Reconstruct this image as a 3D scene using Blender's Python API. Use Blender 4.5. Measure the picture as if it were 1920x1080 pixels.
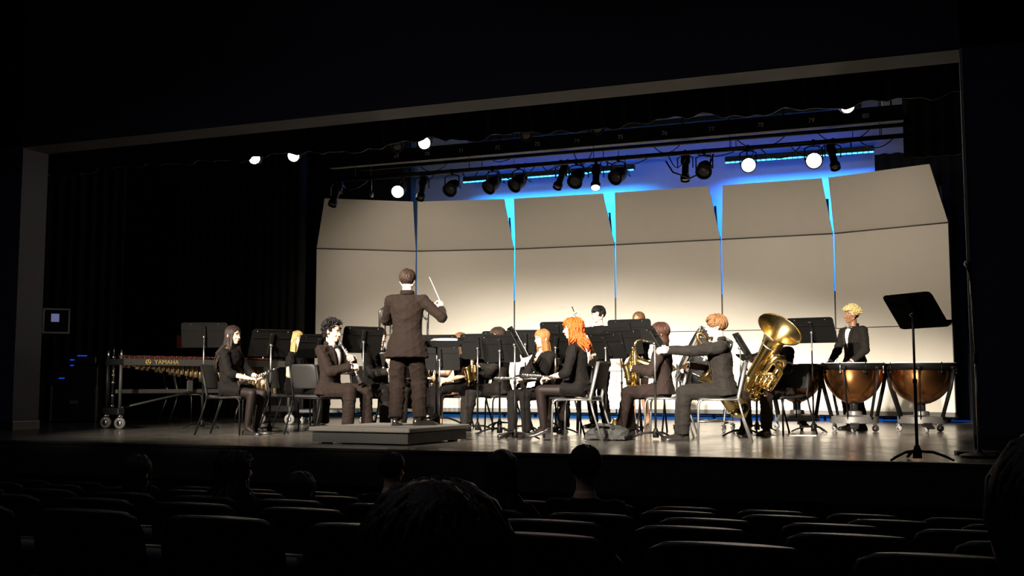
import bpy, bmesh, math, random
import numpy as np
from mathutils import Vector as V, Matrix as MX, Quaternion as Q
for o in list(bpy.data.objects): bpy.data.objects.remove(o, do_unlink=True)
S = bpy.context.scene
C = S.collection
R = math.radians
rnd = random.Random(7)

# ---------------------------------------------------------------- camera
cam = bpy.data.objects.new('camera', bpy.data.cameras.new('camera')); C.objects.link(cam)
cam.location = (0, 0, 0.58)
cam.rotation_euler = (R(90 + 5.14), 0, R(21.5))
cam.data.sensor_width = 36; cam.data.lens = 36 * 2035 / 1920
cam.data.clip_start = 0.05; cam.data.clip_end = 200
S.camera = cam

# ---------------------------------------------------------------- world, exposure
W = bpy.data.worlds.new('dark_house'); S.world = W; W.use_nodes = True
W.node_tree.nodes['Background'].inputs[0].default_value = (0.5, 0.55, 1.0, 1)
W.node_tree.nodes['Background'].inputs[1].default_value = 0.003
S.view_settings.view_transform = 'Standard'; S.view_settings.look = 'None'
S.view_settings.exposure = 0.0; S.view_settings.gamma = 1.0; S.view_settings.use_curve_mapping = False

# ---------------------------------------------------------------- stage lights hung over the auditorium, and added fill lights
def spot(name, loc, aim, power, angle, blend=0.5, radius=0.12, color=(1, 0.86, 0.68)):
    l = bpy.data.lights.new(name, 'SPOT'); l.energy = power; l.spot_size = R(angle); l.spot_blend = blend
    l.shadow_soft_size = radius; l.color = color
    o = bpy.data.objects.new(name, l); C.objects.link(o); o.location = loc
    o.rotation_euler = (V(aim) - V(loc)).to_track_quat('-Z', 'Y').to_euler()
    return o
def area(name, loc, rot, sx, sy, power, color, spread=180):
    l = bpy.data.lights.new(name, 'AREA'); l.shape = 'RECTANGLE'; l.size = sx; l.size_y = sy; l.energy = power; l.color = color
    l.spread = R(spread)
    o = bpy.data.objects.new(name, l); C.objects.link(o); o.location = loc; o.rotation_euler = rot
    return o
for i, (x, ax, p, an) in enumerate([(-9.0, -8.2, .9, 27), (-7.0, -6.6, 1.2, 27), (-5.0, -5.0, 1.25, 27), (-3.5, -3.4, 1.25, 25), (-3.2, -1.9, 1.2, 22), (-4.6, -1.0, .9, 18)]):
    spot('front_of_house_spot', (x, 1.0, 4.9), (ax, 14.4, .15), 16500 * p, an - 1, 0.95, color=(1, .90, .755))
for i, ax in enumerate([-8.6, -5.8, -3.2, -.9]):
    spot('shell_fill_spot', (ax, 15.5, 3.72), (ax, 18.4, 1.2), 125, 125, 1.0, 0.12, color=(1, .87, .70))  # added fill without a fixture, brightens the shell and canopy
    spot('cyc_warm_fill', (ax + .3, 15.75, 4.45), (ax, 20.4, 5.0), 24, 100, 1.0, 0.12, color=(1, .87, .72))  # added warm fill behind the raceway for the upper cyclorama, no lamp hangs there

area('auditorium_fill', (-5, 3.0, 6.9), (0, 0, 0), 9, 4, 32, (.95, .93, 1.0))  # added weak fill that lifts the dark walls and stage front

# ---------------------------------------------------------------- materials
MAT = {}
def mat(name, col, rough=0.5, metal=0.0, noise=0.0, nscale=30, bump=0.0, emit=None, estr=0.0, coat=0.0, sheen=0.0, spec=0.5, stretch=None, sss=0.0, rvar=0.0):
    if name in MAT: return MAT[name]
    m = bpy.data.materials.new(name); m.use_nodes = True; nt = m.node_tree; b = nt.nodes['Principled BSDF']
    b.inputs['Base Color'].default_value = (*col, 1); b.inputs['Roughness'].default_value = rough; b.inputs['Metallic'].default_value = metal
    b.inputs['Specular IOR Level'].default_value = spec
    if coat: b.inputs['Coat Weight'].default_value = coat; b.inputs['Coat Roughness'].default_value = 0.15
    if sheen: b.inputs['Sheen Weight'].default_value = sheen; b.inputs['Sheen Roughness'].default_value = 0.4; b.inputs['Sheen Tint'].default_value = (1, .8, .65, 1)
    if sss: b.inputs['Subsurface Weight'].default_value = sss; b.inputs['Subsurface Radius'].default_value = (.012, .005, .003)
    if emit: b.inputs['Emission Color'].default_value = (*emit, 1); b.inputs['Emission Strength'].default_value = estr
    if noise or bump or rvar:
        tc = nt.nodes.new('ShaderNodeTexCoord'); mp = nt.nodes.new('ShaderNodeMapping')
        if stretch: mp.inputs['Scale'].default_value = stretch
        n = nt.nodes.new('ShaderNodeTexNoise'); n.inputs['Scale'].default_value = nscale; n.inputs['Detail'].default_value = 6
        nt.links.new(tc.outputs['Object'], mp.inputs[0]); nt.links.new(mp.outputs[0], n.inputs['Vector'])
        if noise:
            mx = nt.nodes.new('ShaderNodeMix'); mx.data_type = 'RGBA'
            mx.inputs[6].default_value = (*[max(0, c * (1 - noise)) for c in col], 1); mx.inputs[7].default_value = (*[min(1, c * (1 + noise)) for c in col], 1)
            nt.links.new(n.outputs['Fac'], mx.inputs[0]); nt.links.new(mx.outputs[2], b.inputs['Base Color'])
        if rvar:
            mr = nt.nodes.new('ShaderNodeMapRange'); mr.inputs['To Min'].default_value = max(0.02, rough - rvar); mr.inputs['To Max'].default_value = rough + rvar
            nt.links.new(n.outputs['Fac'], mr.inputs['Value']); nt.links.new(mr.outputs[0], b.inputs['Roughness'])
        if bump:
            bp = nt.nodes.new('ShaderNodeBump'); bp.inputs['Strength'].default_value = bump; bp.inputs['Distance'].default_value = 0.01
            nt.links.new(n.outputs['Fac'], bp.inputs['Height']); nt.links.new(bp.outputs[0], b.inputs['Normal'])
    MAT[name] = m; return m

m_deck = mat('stage_deck_paint', (.085, .078, .070), 0.23, noise=.35, nscale=3, rvar=.10, bump=.04, spec=.6)
m_face = mat('stage_front_board', (.030, .029, .028), .6, noise=.3, nscale=8)
m_brick = mat('pit_wall_dark', (.045, .043, .040), .8, noise=.4, nscale=20, bump=.3)
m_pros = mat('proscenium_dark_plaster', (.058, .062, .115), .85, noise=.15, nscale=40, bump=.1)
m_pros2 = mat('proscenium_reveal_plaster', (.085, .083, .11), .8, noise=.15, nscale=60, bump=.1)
m_trim = mat('pale_trim', (.35, .33, .31), .5, noise=.1)
m_base = mat('dark_baseboard', (.03, .03, .032), .5, noise=.2)
m_vel = mat('black_velour', (.006, .006, .007), .95, noise=.3, nscale=10, sheen=.15)
m_velb = mat('navy_drape', (.008, .010, .022), .95, noise=.3, nscale=10, sheen=.2)
m_shell = mat('shell_laminate', (.66, .61, .53), .50, noise=.03, nscale=6)
m_shelledge = mat('shell_edge', (.10, .095, .09), .5, noise=.1)
m_cyc = mat('cyclorama_cloth', (.60, .56, .58), .9, noise=.06, nscale=4, stretch=(6, 1, .6), bump=.05)
m_black = mat('black_metal', (.012, .012, .013), .45, .2, noise=.2, nscale=30)
m_blackp = mat('black_powdercoat', (.0045, .0042, .004), .5, spec=.12, noise=.15, nscale=120, bump=.02)
m_chrome = mat('chrome', (.80, .79, .77), .24, 1.0, rvar=.05, nscale=20)
m_grey = mat('grey_steel_tube', (.42, .41, .39), .32, .9, rvar=.06, nscale=15)
m_seat = mat('black_polypropylene', (.010, .0095, .009), .55, spec=.3, noise=.1, nscale=200, bump=.05)
m_brass = mat('lacquered_brass', (.88, .66, .28), .21, 1.0, rvar=.05, nscale=12)
m_copper = mat('copper_bowl', (.62, .27, .10), .24, 1.0, noise=.12, nscale=6, rvar=.05)
m_silver = mat('silver_plate', (.88, .87, .85), .30, 1.0, rvar=.04, nscale=30)
m_grena = mat('black_grenadilla', (.014, .012, .012), .3, noise=.2, coat=.3)
m_white = mat('white_paper', (.82, .81, .78), .8, noise=.02)
m_drumhead = mat('white_drum_head', (.82, .79, .72), .55, noise=.03)
m_rose = mat('rosewood_bar', (.075, .018, .013), .3, noise=.35, nscale=12, stretch=(1, 8, 1))
m_rubber = mat('caster_rubber', (.16, .15, .14), .6, noise=.2)
m_carpet = mat('grey_podium_carpet', (.105, .095, .085), .95, noise=.35, nscale=90, bump=.25)
m_gold = mat('gold_print', (.65, .45, .14), .45, .3, noise=.02)
m_cloth = mat('black_bag_cloth', (.014, .013, .012), .8, noise=.2, nscale=40, bump=.1)
m_house = mat('auditorium_dark', (.02, .02, .022), .8, noise=.2)
m_seatfab = mat('theatre_seat_shell', (.008, .0075, .0075), .42, spec=.35, noise=.15, nscale=20)
m_lens_on = mat('lit_lamp_lens', (1, 1, 1), .3, emit=(1, .88, .70), estr=60, noise=.01)
m_lens_off = mat('dark_lamp_lens', (.09, .09, .10), .12, noise=.05, coat=.5)
m_led = mat('blue_led_strip', (.02, .1, .5), .4, emit=(.02, .30, 1.0), estr=14, noise=.01)
m_bled = mat('blue_indicator', (.0, .05, .5), .4, emit=(.02, .10, 1.0), estr=.5, noise=.01)
m_screen = mat('pale_lit_screen', (.1, .1, .2), .4, emit=(.40, .42, .85), estr=0.28, noise=.01)
m_red = mat('red_poster', (.40, .06, .06), .7, noise=.2)

# ---------------------------------------------------------------- mesh helpers
class MB:
    def __init__(s): s.v = []; s.f = []
    def _add(s, vs, fs):
        o = len(s.v); s.v += [tuple(v) for v in vs]; s.f += [tuple(i + o for i in f) for f in fs]; return s
    def rings(s, rs, cap=True, close=False):
        n = len(rs[0]); vs = [p for r in rs for p in r]; fs = []
        m = len(rs)
        for i in range(m if close else m - 1):
            a = i * n; b = ((i + 1) % m) * n
            for k in range(n): fs.append((a + k, a + (k + 1) % n, b + (k + 1) % n, b + k))
        if cap and not close: fs.append(tuple(range(n))[::-1]); fs.append(tuple(range((m - 1) * n, m * n)))
        return s._add(vs, fs)
    def box(s, c, d, M=None, bevel=0):
        c = V(c); x, y, z = [q / 2 for q in d]
        if bevel:
            b = min(bevel, x * .9, y * .9, z * .9)
            def ring(zz, k): return [V(p) for p in ((-x + k, -y + b * 1, zz), (-x + b, -y + k, zz), (x - b, -y + k, zz), (x - k, -y + b, zz), (x - k, y - b, zz), (x - b, y - k, zz), (-x + b, y - k, zz), (-x + k, y - b, zz))]
            rs = [ring(-z, b), ring(-z + b, 0), ring(z - b, 0), ring(z, b)]
            rs = [[(c + (M @ p if M else p)) for p in r] for r in rs]
            return s.rings(rs)
        vs = [V((i, j, k)) for i in (-x, x) for j in (-y, y) for k in (-z, z)]
        vs = [c + (M @ p if M else p) for p in vs]
        return s._add(vs, [(0, 1, 3, 2), (4, 6, 7, 5), (0, 4, 5, 1), (2, 3, 7, 6), (0, 2, 6, 4), (1, 5, 7, 3)])
    def tube(s, pts, r, n=8, cap=True, close=False, flat=None, up=None):
        pts = [V(p) for p in pts]; m = len(pts)
        rr = r if isinstance(r, (list, tuple)) else [r] * m
        T = []
        for i in range(m):
            a = pts[(i - 1) % m] if (i > 0 or close) else pts[i]; b = pts[(i + 1) % m] if (i < m - 1 or close) else pts[i]
            t = (b - a); T.append(t.normalized() if t.length > 1e-9 else V((0, 0, 1)))
        u = V(up) if up else (V((0, 0, 1)) if abs(T[0].z) < .9 else V((1, 0, 0)))
        u = (u - T[0] * u.dot(T[0])).normalized(); rs = []
        for i in range(m):
            u = (u - T[i] * u.dot(T[i]))
            u = u.normalized() if u.length > 1e-6 else T[i].orthogonal().normalized()
            w = T[i].cross(u); fx, fy = flat if flat else (1, 1)
            rs.append([pts[i] + (u * math.cos(2 * math.pi * k / n) * fx + w * math.sin(2 * math.pi * k / n) * fy) * rr[i] for k in range(n)])
        return s.rings(rs, cap, close)
    def cyl(s, a, b, r, r2=None, n=12): return s.tube([a, b], [r, r if r2 is None else r2], n)
    def lathe(s, prof, n=24, M=None, cap=True):
        rs = []
        for (r, z) in prof:
            q = [V((r * math.cos(2 * math.pi * k / n), r * math.sin(2 * math.pi * k / n), z)) for k in range(n)]
            rs.append([M @ p for p in q] if M else q)
        return s.rings(rs, cap)
    def ell(s, c, r, M=None, nu=12, nv=8):
        c = V(c); rs = []
        for j in range(1, nv):
            t = math.pi * j / nv
            q = [V((r[0] * math.sin(t) * math.cos(2 * math.pi * k / nu), r[1] * math.sin(t) * math.sin(2 * math.pi * k / nu), -r[2] * math.cos(t))) for k in range(nu)]
            rs.append([c + (M @ p if M else p) for p in q])
        n0 = len(s.v); s.rings(rs, cap=False)
        z = V((0, 0, r[2])); z = M @ z if M else z
        o = len(s.v); s.v += [tuple(c - z), tuple(c + z)]
        L = n0 + (nv - 2) * nu
        for k in range(nu): s.f.append((o, n0 + (k + 1) % nu, n0 + k)); s.f.append((o + 1, L + k, L + (k + 1) % nu))
        return s
    def cap(s, a, b, ra, rb, n=10, flat=None, up=None):     # round-ended tapered limb
        a = V(a); b = V(b); t = (b - a); L = t.length; t = t.normalized() if L > 1e-6 else V((0, 0, 1))
        pts = [a - t * ra * .97, a - t * ra * .7, a, b, b + t * rb * .7, b + t * rb * .97]; rr = [ra * .2, ra * .72, ra, rb, rb * .72, rb * .2]
        if L > .12: pts.insert(3, (a + b) / 2); rr.insert(3, (ra + rb) / 2)
        return s.tube(pts, rr, n, flat=flat, up=up)
    def mesh(s, name, m=None, smooth=True):
        me = bpy.data.meshes.new(name); me.from_pydata(s.v, [], s.f)
        if smooth: me.shade_smooth()
        if m: me.materials.append(m)
        return me
    def build(s, name, m, parent=None, smooth=True, auto=None):
        me = s.mesh(name, m, smooth)
        if smooth and auto: me.set_sharp_from_angle(angle=R(auto))
        return link(name, me, parent)
def link(name, me, parent=None):
    o = bpy.data.objects.new(name, me); C.objects.link(o)
    if parent is not None: o.parent = parent
    return o
def tag(o, label, cat, group=None):
    o['label'] = label; o['category'] = cat
    if group: o['group'] = group
    return o
def empty(name, loc=(0, 0, 0), rz=0.0, M=None):
    o = bpy.data.objects.new(name, None); C.objects.link(o); o.empty_display_size = .1
    if M is not None: o.matrix_world = M
    else: o.location = loc; o.rotation_euler = (0, 0, R(rz))
    return o
def thing(name, label, cat, loc=(0, 0, 0), rz=0.0, group=None, M=None):
    return tag(empty(name, loc, rz, M), label, cat, group)
def struct(name, mb, m, parent=None, smooth=False):
    o = mb.build(name, m, parent, smooth)
    if parent is None: o['kind'] = 'structure'
    return o
def copy_tree(o, parent=None):
    c = o.copy(); C.objects.link(c); c.parent = parent
    for ch in list(o.children): copy_tree(ch, c)
    return c
def frame(o, z, y):          # matrix whose +Z is z and whose +Y is near y
    z = V(z).normalized(); y = V(y); y = (y - z * y.dot(z)).normalized(); x = y.cross(z)
    return MX(((x.x, y.x, z.x, o[0]), (x.y, y.y, z.y, o[1]), (x.z, y.z, z.z, o[2]), (0, 0, 0, 1)))
def text(name, body, size, M, m, parent=None, align='CENTER'):
    cu = bpy.data.curves.new(name, 'FONT'); cu.body = body; cu.size = size; cu.align_x = align; cu.align_y = 'CENTER'; cu.extrude = .001
    cu.materials.append(m); o = bpy.data.objects.new(name, cu); C.objects.link(o)
    me = bpy.data.meshes.new_from_object(o.evaluated_get(bpy.context.evaluated_depsgraph_get())); bpy.data.objects.remove(o); me.name = name
    o = link(name, me, parent); o.matrix_local = M
    return o

# ---------------------------------------------------------------- the setting
YF = 8.81                                   # front edge of the stage
struct('floor', MB().box((-7, 17.4, -.05), (34, 17.18, .10)), m_deck)
o = struct('trim_1', MB().box((-7, YF + .02, -.16), (34, .06, .33)).box((-7, YF - .006, -.008), (34, .03, .022)), m_face)
struct('trim_2', MB().box((-7, YF + .10, -.345), (34, .06, .03)), m_base)
struct('wall_stage_front', MB().box((-7, YF + .18, -.85), (34, .1, 1.1)), m_brick)
# raked auditorium floor
def zfloor(y): return -.66 - .088 * max(-.4, y - 3.1)
mb = MB(); pr = [(-4, zfloor(0)), (2.7, zfloor(2.7)), (9.0, zfloor(9.0))]
mb.rings([[(-24, y, z), (10, y, z), (10, y, z - .2), (-24, y, z - .2)] for y, z in pr])
struct('floor_auditorium', mb, m_house)
PX0, PX1, PZ = -11.42, 0.27, 3.78
# proscenium: left pier with its deep reveal, right pier, header with soffit
YW, TW = 10.98, .46
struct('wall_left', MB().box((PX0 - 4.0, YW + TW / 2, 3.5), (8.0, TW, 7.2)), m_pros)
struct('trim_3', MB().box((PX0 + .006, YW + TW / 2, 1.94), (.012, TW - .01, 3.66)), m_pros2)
struct('baseboard_left', MB().box((PX0 + .02, YW + TW / 2, .05), (.024, TW, .10)).box((PX0 - 4, YW - .012, .05), (8, .024, .10)), m_base)
struct('trim_4', MB().box((PX0 + .02, YW + TW / 2, .105), (.028, TW, .010)), m_trim)
struct('wall_right', MB().box((PX1 + 5.0, YW + TW / 2, 3.5), (10.0, TW, 7.2)), m_pros)
struct('trim_6', MB().box((PX1 + .006, YW - .006, 1.9), (.028, .02, 3.78)), m_trim)
struct('baseboard_right', MB().box((PX1 + 5.0, YW - .012, .06), (10.0, .024, .12)), m_base)
struct('wall_header', MB().box((-7, YW + TW / 2, 5.4), (34, TW, 3.22)), m_pros)
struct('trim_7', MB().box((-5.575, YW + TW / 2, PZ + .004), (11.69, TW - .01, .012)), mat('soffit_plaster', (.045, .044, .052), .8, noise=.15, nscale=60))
struct('ceiling', MB().box((-7, 4, 7.1), (34, 16, .2)), m_house)
struct('ceiling_stage', MB().box((-7, 18, 7.6), (34, 13, .2)), m_house)
# ceiling baffles over the audience, barely visible
for i, (x, y, z, a, w) in enumerate([(-8.5, 7.6, 5.9, 24, 3.0), (-3.2, 8.6, 5.9, 0, 3.0), (.6, 7.8, 5.7, -12, 2.6)]):
    b = MB().box((0, 0, 0), (w, 2.0, .12), MX.Rotation(R(18), 3, 'X')); o = b.build('trim_%d' % (8 + i), m_house, smooth=False); o.location = (x, y, z); o.rotation_euler.z = R(a); o['kind'] = 'structure'
struct('wall_back', MB().box((-7, 25.0, 3.6), (34, .2, 8)), m_house)
struct('wall_wing_left', MB().box((-20, 18, 3.6), (.2, 13, 8)), m_house)
struct('wall_wing_right', MB().box((8, 18, 3.6), (.2, 13, 8)), m_house)

# drapes: real folds
def drape(name, label, x0, x1, y, z0, z1, m, fold=.12, amp=.05, seed=1, scallop=0.0, yend=None, group=None):
    r = random.Random(seed); L = math.hypot(x1 - x0, (yend - y) if yend is not None else 0); n = max(8, int(L / fold * 6)); rows = 5
    mb = MB(); ph = [r.uniform(-.6, .6) for _ in range(n // 6 + 3)]; hem = [r.uniform(-1, 1) for _ in range(n // 10 + 3)]
    vs = []; fs = []
    for th in (0, .02):
        for j in range(rows + 1):
            f = j / rows
            for i in range(n + 1):
                u = i / n; x = x0 + (x1 - x0) * u; yy = y + ((yend - y) * u if yend is not None else 0)
                d = amp * math.sin(2 * math.pi * i / 6 + ph[i // 6]) * (1.0 - .25 * f)
                zb = z0 + scallop * (hem[i // 10] * (1 - (i % 10) / 10) + hem[i // 10 + 1] * (i % 10) / 10) + scallop * .8 * abs(math.sin(math.pi * i / 9))
                vs.append((x, yy + d + th, z1 + (zb - z1) * f))
    N = (rows + 1) * (n + 1)
    for s in (0, 1):
        for j in range(rows):
            for i in range(n):
                a = s * N + j * (n + 1) + i; q = (a, a + 1, a + n + 2, a + n + 1); fs.append(q if s else q[::-1])
    b = rows * (n + 1)
    for i in range(n): fs.append((b + i, b + i + 1, N + b + i + 1, N + b + i))
    mb._add(vs, fs); o = mb.build(name, m); tag(o, label, 'curtain', group); return o
drape('border_curtain', 'black pleated border curtain hanging across the top of the stage opening', -13.5, 1.2, 12.5, 3.70, 5.9, m_vel, .30, .06, 3, .05)
drape('leg_curtain', 'tall black leg curtain just left of the shell', -13.4, -10.80, 16.6, 0.02, 6.5, m_vel, .16, .05, 5, yend=17.0)
drape('leg_curtain', 'black drape hanging above the leftmost shell panels', -13.2, -9.72, 19.1, 0.02, 6.9, m_vel, .2, .05, 8)
drape('leg_curtain', 'black leg curtain right of the shell beside the proscenium', .42, 1.6, 16.8, 0.02, 6.5, m_vel, .16, .05, 6)
drape('leg_curtain', 'black drape masking the right end of the blue cyclorama', -0.93, 2.5, 19.2, 0.02, 4.50, m_vel, .2, .05, 9)
drape('leg_curtain', 'black drape behind the right end of the hanging pipes', -.38, 2.5, 15.9, 3.74, 6.9, m_vel, .2, .05, 11)
drape('wing_drape', 'dark navy drape in the far left wing behind the marimba', -17.5, -12.9, 18.2, 0.02, 6.5, m_velb, .2, .05, 12)
drape('wing_drape', 'black drape in the left wing nearest the proscenium', -15.6, -13.6, 13.7, 0.02, 6.5, m_vel, .18, .05, 13, yend=15.5)

# cyclorama
mb = MB(); n = 60; vs = []; fs = []
for k in (0, .02):
    for zz in (0.02, 7.0):
        for i in range(n + 1): vs.append((-11.6 + 13.6 * i / n, 20.4 + .006 * math.sin(i * 1.7) + k, zz))
for i in range(n): fs += [(i, i + 1, n + 2 + i, n + 1 + i), (2 * n + 2 + i + 1, 2 * n + 2 + i, 3 * n + 3 + i, 3 * n + 4 + i)]
mb._add(vs, fs); tag(mb.build('cyclorama', m_cyc), 'pale cyclorama cloth lit blue behind the acoustic shell', 'backdrop')

# ---------------------------------------------------------------- acoustic shell: six towers
JP = [(-10.67, 17.21), (-9.13, 18.25), (-7.29, 18.63), (-5.38, 18.72), (-3.47, 18.70), (-1.59, 18.66), (.19, 18.02)]
shell_names = ['leftmost tall shell tower, angled toward the right', 'shell tower behind the conductor, second from the left', 'third shell tower from the left, behind the saxophonist', 'shell tower behind the standing percussionist, fourth from the left', 'shell tower behind the tuba player, fifth from the left', 'rightmost shell tower behind the timpani, angled inward']
def slab(pts, th, nrm):
    a = [V(p) for p in pts]; b = [p + nrm * th for p in a]; n = len(a)
    fs = [tuple(range(n)), tuple(range(2 * n - 1, n - 1, -1))] + [(i, n + i, n + (i + 1) % n, (i + 1) % n) for i in range(n)]
    return MB()._add(a + b, fs)
ZB, ZM, ZJ, ZT = .17, 1.52, 3.105, 3.98
for i in range(6):
    a = V((*JP[i], 0)); b = V((*JP[i + 1], 0)); d = (b - a).normalized(); nb = V((-d.y, d.x, 0))      # nb points away from the audience
    g = .014 if 0 < i < 5 else .010
    a2 = a + d * g; b2 = b - d * g; Z = lambda p, z: p + V((0, 0, z))
    t = thing('acoustic_shell_tower', 'cream ' + shell_names[i], 'shell panel', (a + b) / 2, group='acoustic shell towers')
    off = -(a + b) / 2
    def part(nm, pts, th, m): o = slab([p + off for p in pts], th, nb).build(nm, m, t, smooth=False); return o
    g0 = .004; a1 = a + d * g0; b1 = b - d * g0
    part('lower_panel', [Z(a1, ZB), Z(b1, ZB), Z(b1, ZM - .007), Z(a1, ZM - .007)], .04, m_shell)
    part('joint_light_block', [Z(a2, ZM - .03) + nb * .042, Z(b2, ZM - .03) + nb * .042, Z(b2, ZM + .03) + nb * .042, Z(a2, ZM + .03) + nb * .042], .02, m_shelledge)  # added strip, stops blue light showing through the lower joint
    if i < 5: part('joint_light_block', [Z(b - d * .06, ZB) + nb * .045, Z(b + d * .06, ZB) + nb * .045, Z(b + d * .06, 2.15) + nb * .045, Z(b - d * .06, 2.15) + nb * .045], .02, m_shelledge)  # added strip, keeps the low vertical gap dark against the blue light
    part('joint_light_block', [Z(a2, ZJ - .05) + nb * .042, Z(b2, ZJ - .05) + nb * .042, Z(b2, ZJ + .05) + nb * .042, Z(a2, ZJ + .05) + nb * .042], .02, m_shelledge)  # added strip, stops blue light showing under the canopy
    part('upper_panel', [Z(a2, ZM + .007), Z(b2, ZM + .007), Z(b2, ZJ - .012), Z(a2, ZJ - .012)], .04, m_shell)
    # canopy leans over the players; its upper edge is narrower
    W_ = (b - a).length; tl = trr = .11
    fwd = -nb * .40; zt = ZT
    part('canopy', [Z(a2, ZJ + .012) , Z(b2, ZJ + .012), Z(b2, zt) + fwd - d * trr, Z(a2, zt) + fwd + d * tl], .04, m_shell)
    part('edge_rail', [Z(a2, ZB - .07) + nb * .002, Z(b2, ZB - .07) + nb * .002, Z(b2, ZB - .002) + nb * .002, Z(a2, ZB - .002) + nb * .002], .06, m_shelledge)
    fr = MB()
    for p in (a2 + d * .06, b2 - d * .06): fr.tube([Z(p, .06) + off + nb * .10, Z(p, ZJ + .02) + off + nb * .10], .025, 6); fr.tube([Z(p, ZJ) + off + nb * .08, Z(p, ZT - .3) + off - nb * .10], .02, 6)
    fr.tube([Z(a2, .1) + off + nb * .10, Z(b2, .1) + off + nb * .10], .03, 6)
    fr.build('frame', m_black, t)
    for p in (a2 + d * .25, b2 - d * .25):
        MB().cyl(Z(p, .035) + off + nb * .45 - d * .02, Z(p, .035) + off + nb * .45 + d * .02, .035).tube([Z(p, .03) + off + nb * .45, Z(p, .1) + off + nb * .3, Z(p, .1) + off + nb * .1], .02, 6).build('caster_foot', m_black, t)
    hg = MB().cyl(Z(a2, ZJ) + off - nb * .004, Z(b2, ZJ) + off - nb * .004, .009, n=6); hg.build('hinge_line', m_shelledge, t)

# ---------------------------------------------------------------- overhead rigging
YP = 15.0
t = thing('raceway_batten', 'long black numbered lighting raceway hung across the stage', 'lighting batten', (-4.7, YP, 4.17))
MB().box((0, 0, .0), (8.7, .12, .21)).build('housing', m_black, t, False)
for dx, nn in [(-7.83 + .0, 69), (-7.3, 70), (-6.72, 71), (-6.12, 72), (-5.48, 73), (-4.86, 74), (-4.2, 75), (-3.55, 76), (-2.88, 77), (-2.2, 78), (-1.52, 79), (-.82, 80)]:
    text('circuit_number', str(nn), .085, MX.Translation((dx + 4.7, -.064, -.01)) @ MX.Rotation(R(90), 4, 'X'), m_white, t)
for k in range(7):
    MB().tube([(-4.2 + k * 1.4, 0, .1), (-4.2 + k * 1.4, 0, 2.2)], .012, 5).build('hanger', m_black, t)
def pipe(label, x0, x1, y, z, r=.025):
    o = MB().tube([(x0, 0, 0), (x1, 0, 0)], r, 8).build('batten_pipe', m_black); o.location = (0, y, z)
    for k in range(5):
        hx = x0 + .4 + (x1 - x0 - .8) * k / 4; MB().tube([(hx, 0, 0), (hx, 0, 7.5 - z)], .006, 5).build('hanger_wire', m_black, o)
    return tag(o, label, 'pipe')
pipe('thin black pipe just above the numbered raceway', -9.2, -.3, 14.6, 4.33, .03)
pipe('black pipe carrying the row of stage lamps under the raceway', -9.0, -.25, YP, 3.86, .026)
pipe('second black pipe running just behind the lamp pipe', -9.0, -.25, YP + .5, 3.98, .03)
pipe('black pipe between raceway and lamp pipe', -9.0, -.25, YP + .9, 4.22, .03)
pipe('border curtain pipe with three lamps on it', -11.4, .1, 13.5, 4.17, .025)
pipe('black pipe above the blue light strips', -10.2, -.9, 19.6, 4.86, .03)

def lamp(label, x, y, z, pan, tilt, on=False, size=1.0, power=0, kind='par', aim=None, group='stage lamps on the pipes'):
    t = thing('stage_lamp', label, 'stage light', (x, y, z), pan, group)
    s = size
    MB().box((0, 0, -.0), (.05 * s, .07 * s, .09 * s), bevel=.01).build('clamp', m_black, t)
    yk = MB().tube([(-.13 * s, 0, -.27 * s), (-.13 * s, 0, -.09 * s), (-.06 * s, 0, -.055 * s), (.06 * s, 0, -.055 * s), (.13 * s, 0, -.09 * s), (.13 * s, 0, -.27 * s)], .011 * s, 6, flat=(1, 1.8)); yk.build('yoke', m_black, t)
    M = MX.Translation((0, 0, -.27 * s)) @ MX.Rotation(R(tilt), 4, 'X')      # +Z of M: beam direction; tilt 90 is toward -Y
    if kind == 'par': prof = [(.02, -.20), (.07, -.19), (.085, -.13), (.115, -.06), (.12, .10), (.13, .105), (.13, .125), (.112, .125), (.105, .09)]
    else: prof = [(.02, -.26), (.075, -.25), (.085, -.10), (.06, -.07), (.06, .14), (.085, .15), (.085, .24), (.075, .24), (.07, .20)]
    prof = [(r * s, q * s) for r, q in prof]; zl = prof[-1][1]
    MB().lathe(prof, 16, M, cap=True).build('lamp_body', m_black, t, auto=40)
    ln = MB().ell(M @ V((0, 0, zl)), (prof[-1][0] * .97, prof[-1][0] * .97, .03 * s), M.to_3x3(), 14, 6).build('lens', m_lens_on if on else m_lens_off, t)
    MB().tube([M @ V((0, -.04 * s, -.2 * s)), M @ V((.05 * s, -.12 * s, -.24 * s)), (.1 * s, 0, .02), (.18 * s, 0, .03)], .006, 5).build('cable', m_black, t)
    if on and power:
        p = MX.Translation((x, y, z)) @ MX.Rotation(R(pan), 4, 'Z') @ M @ V((0, 0, zl + .05 * s))
        d = (MX.Rotation(R(pan), 4, 'Z').to_3x3() @ M.to_3x3() @ V((0, 0, 1)))
        spot('lamp_beam', p, p + d, power, 70, .6, .06)
    return t

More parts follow.
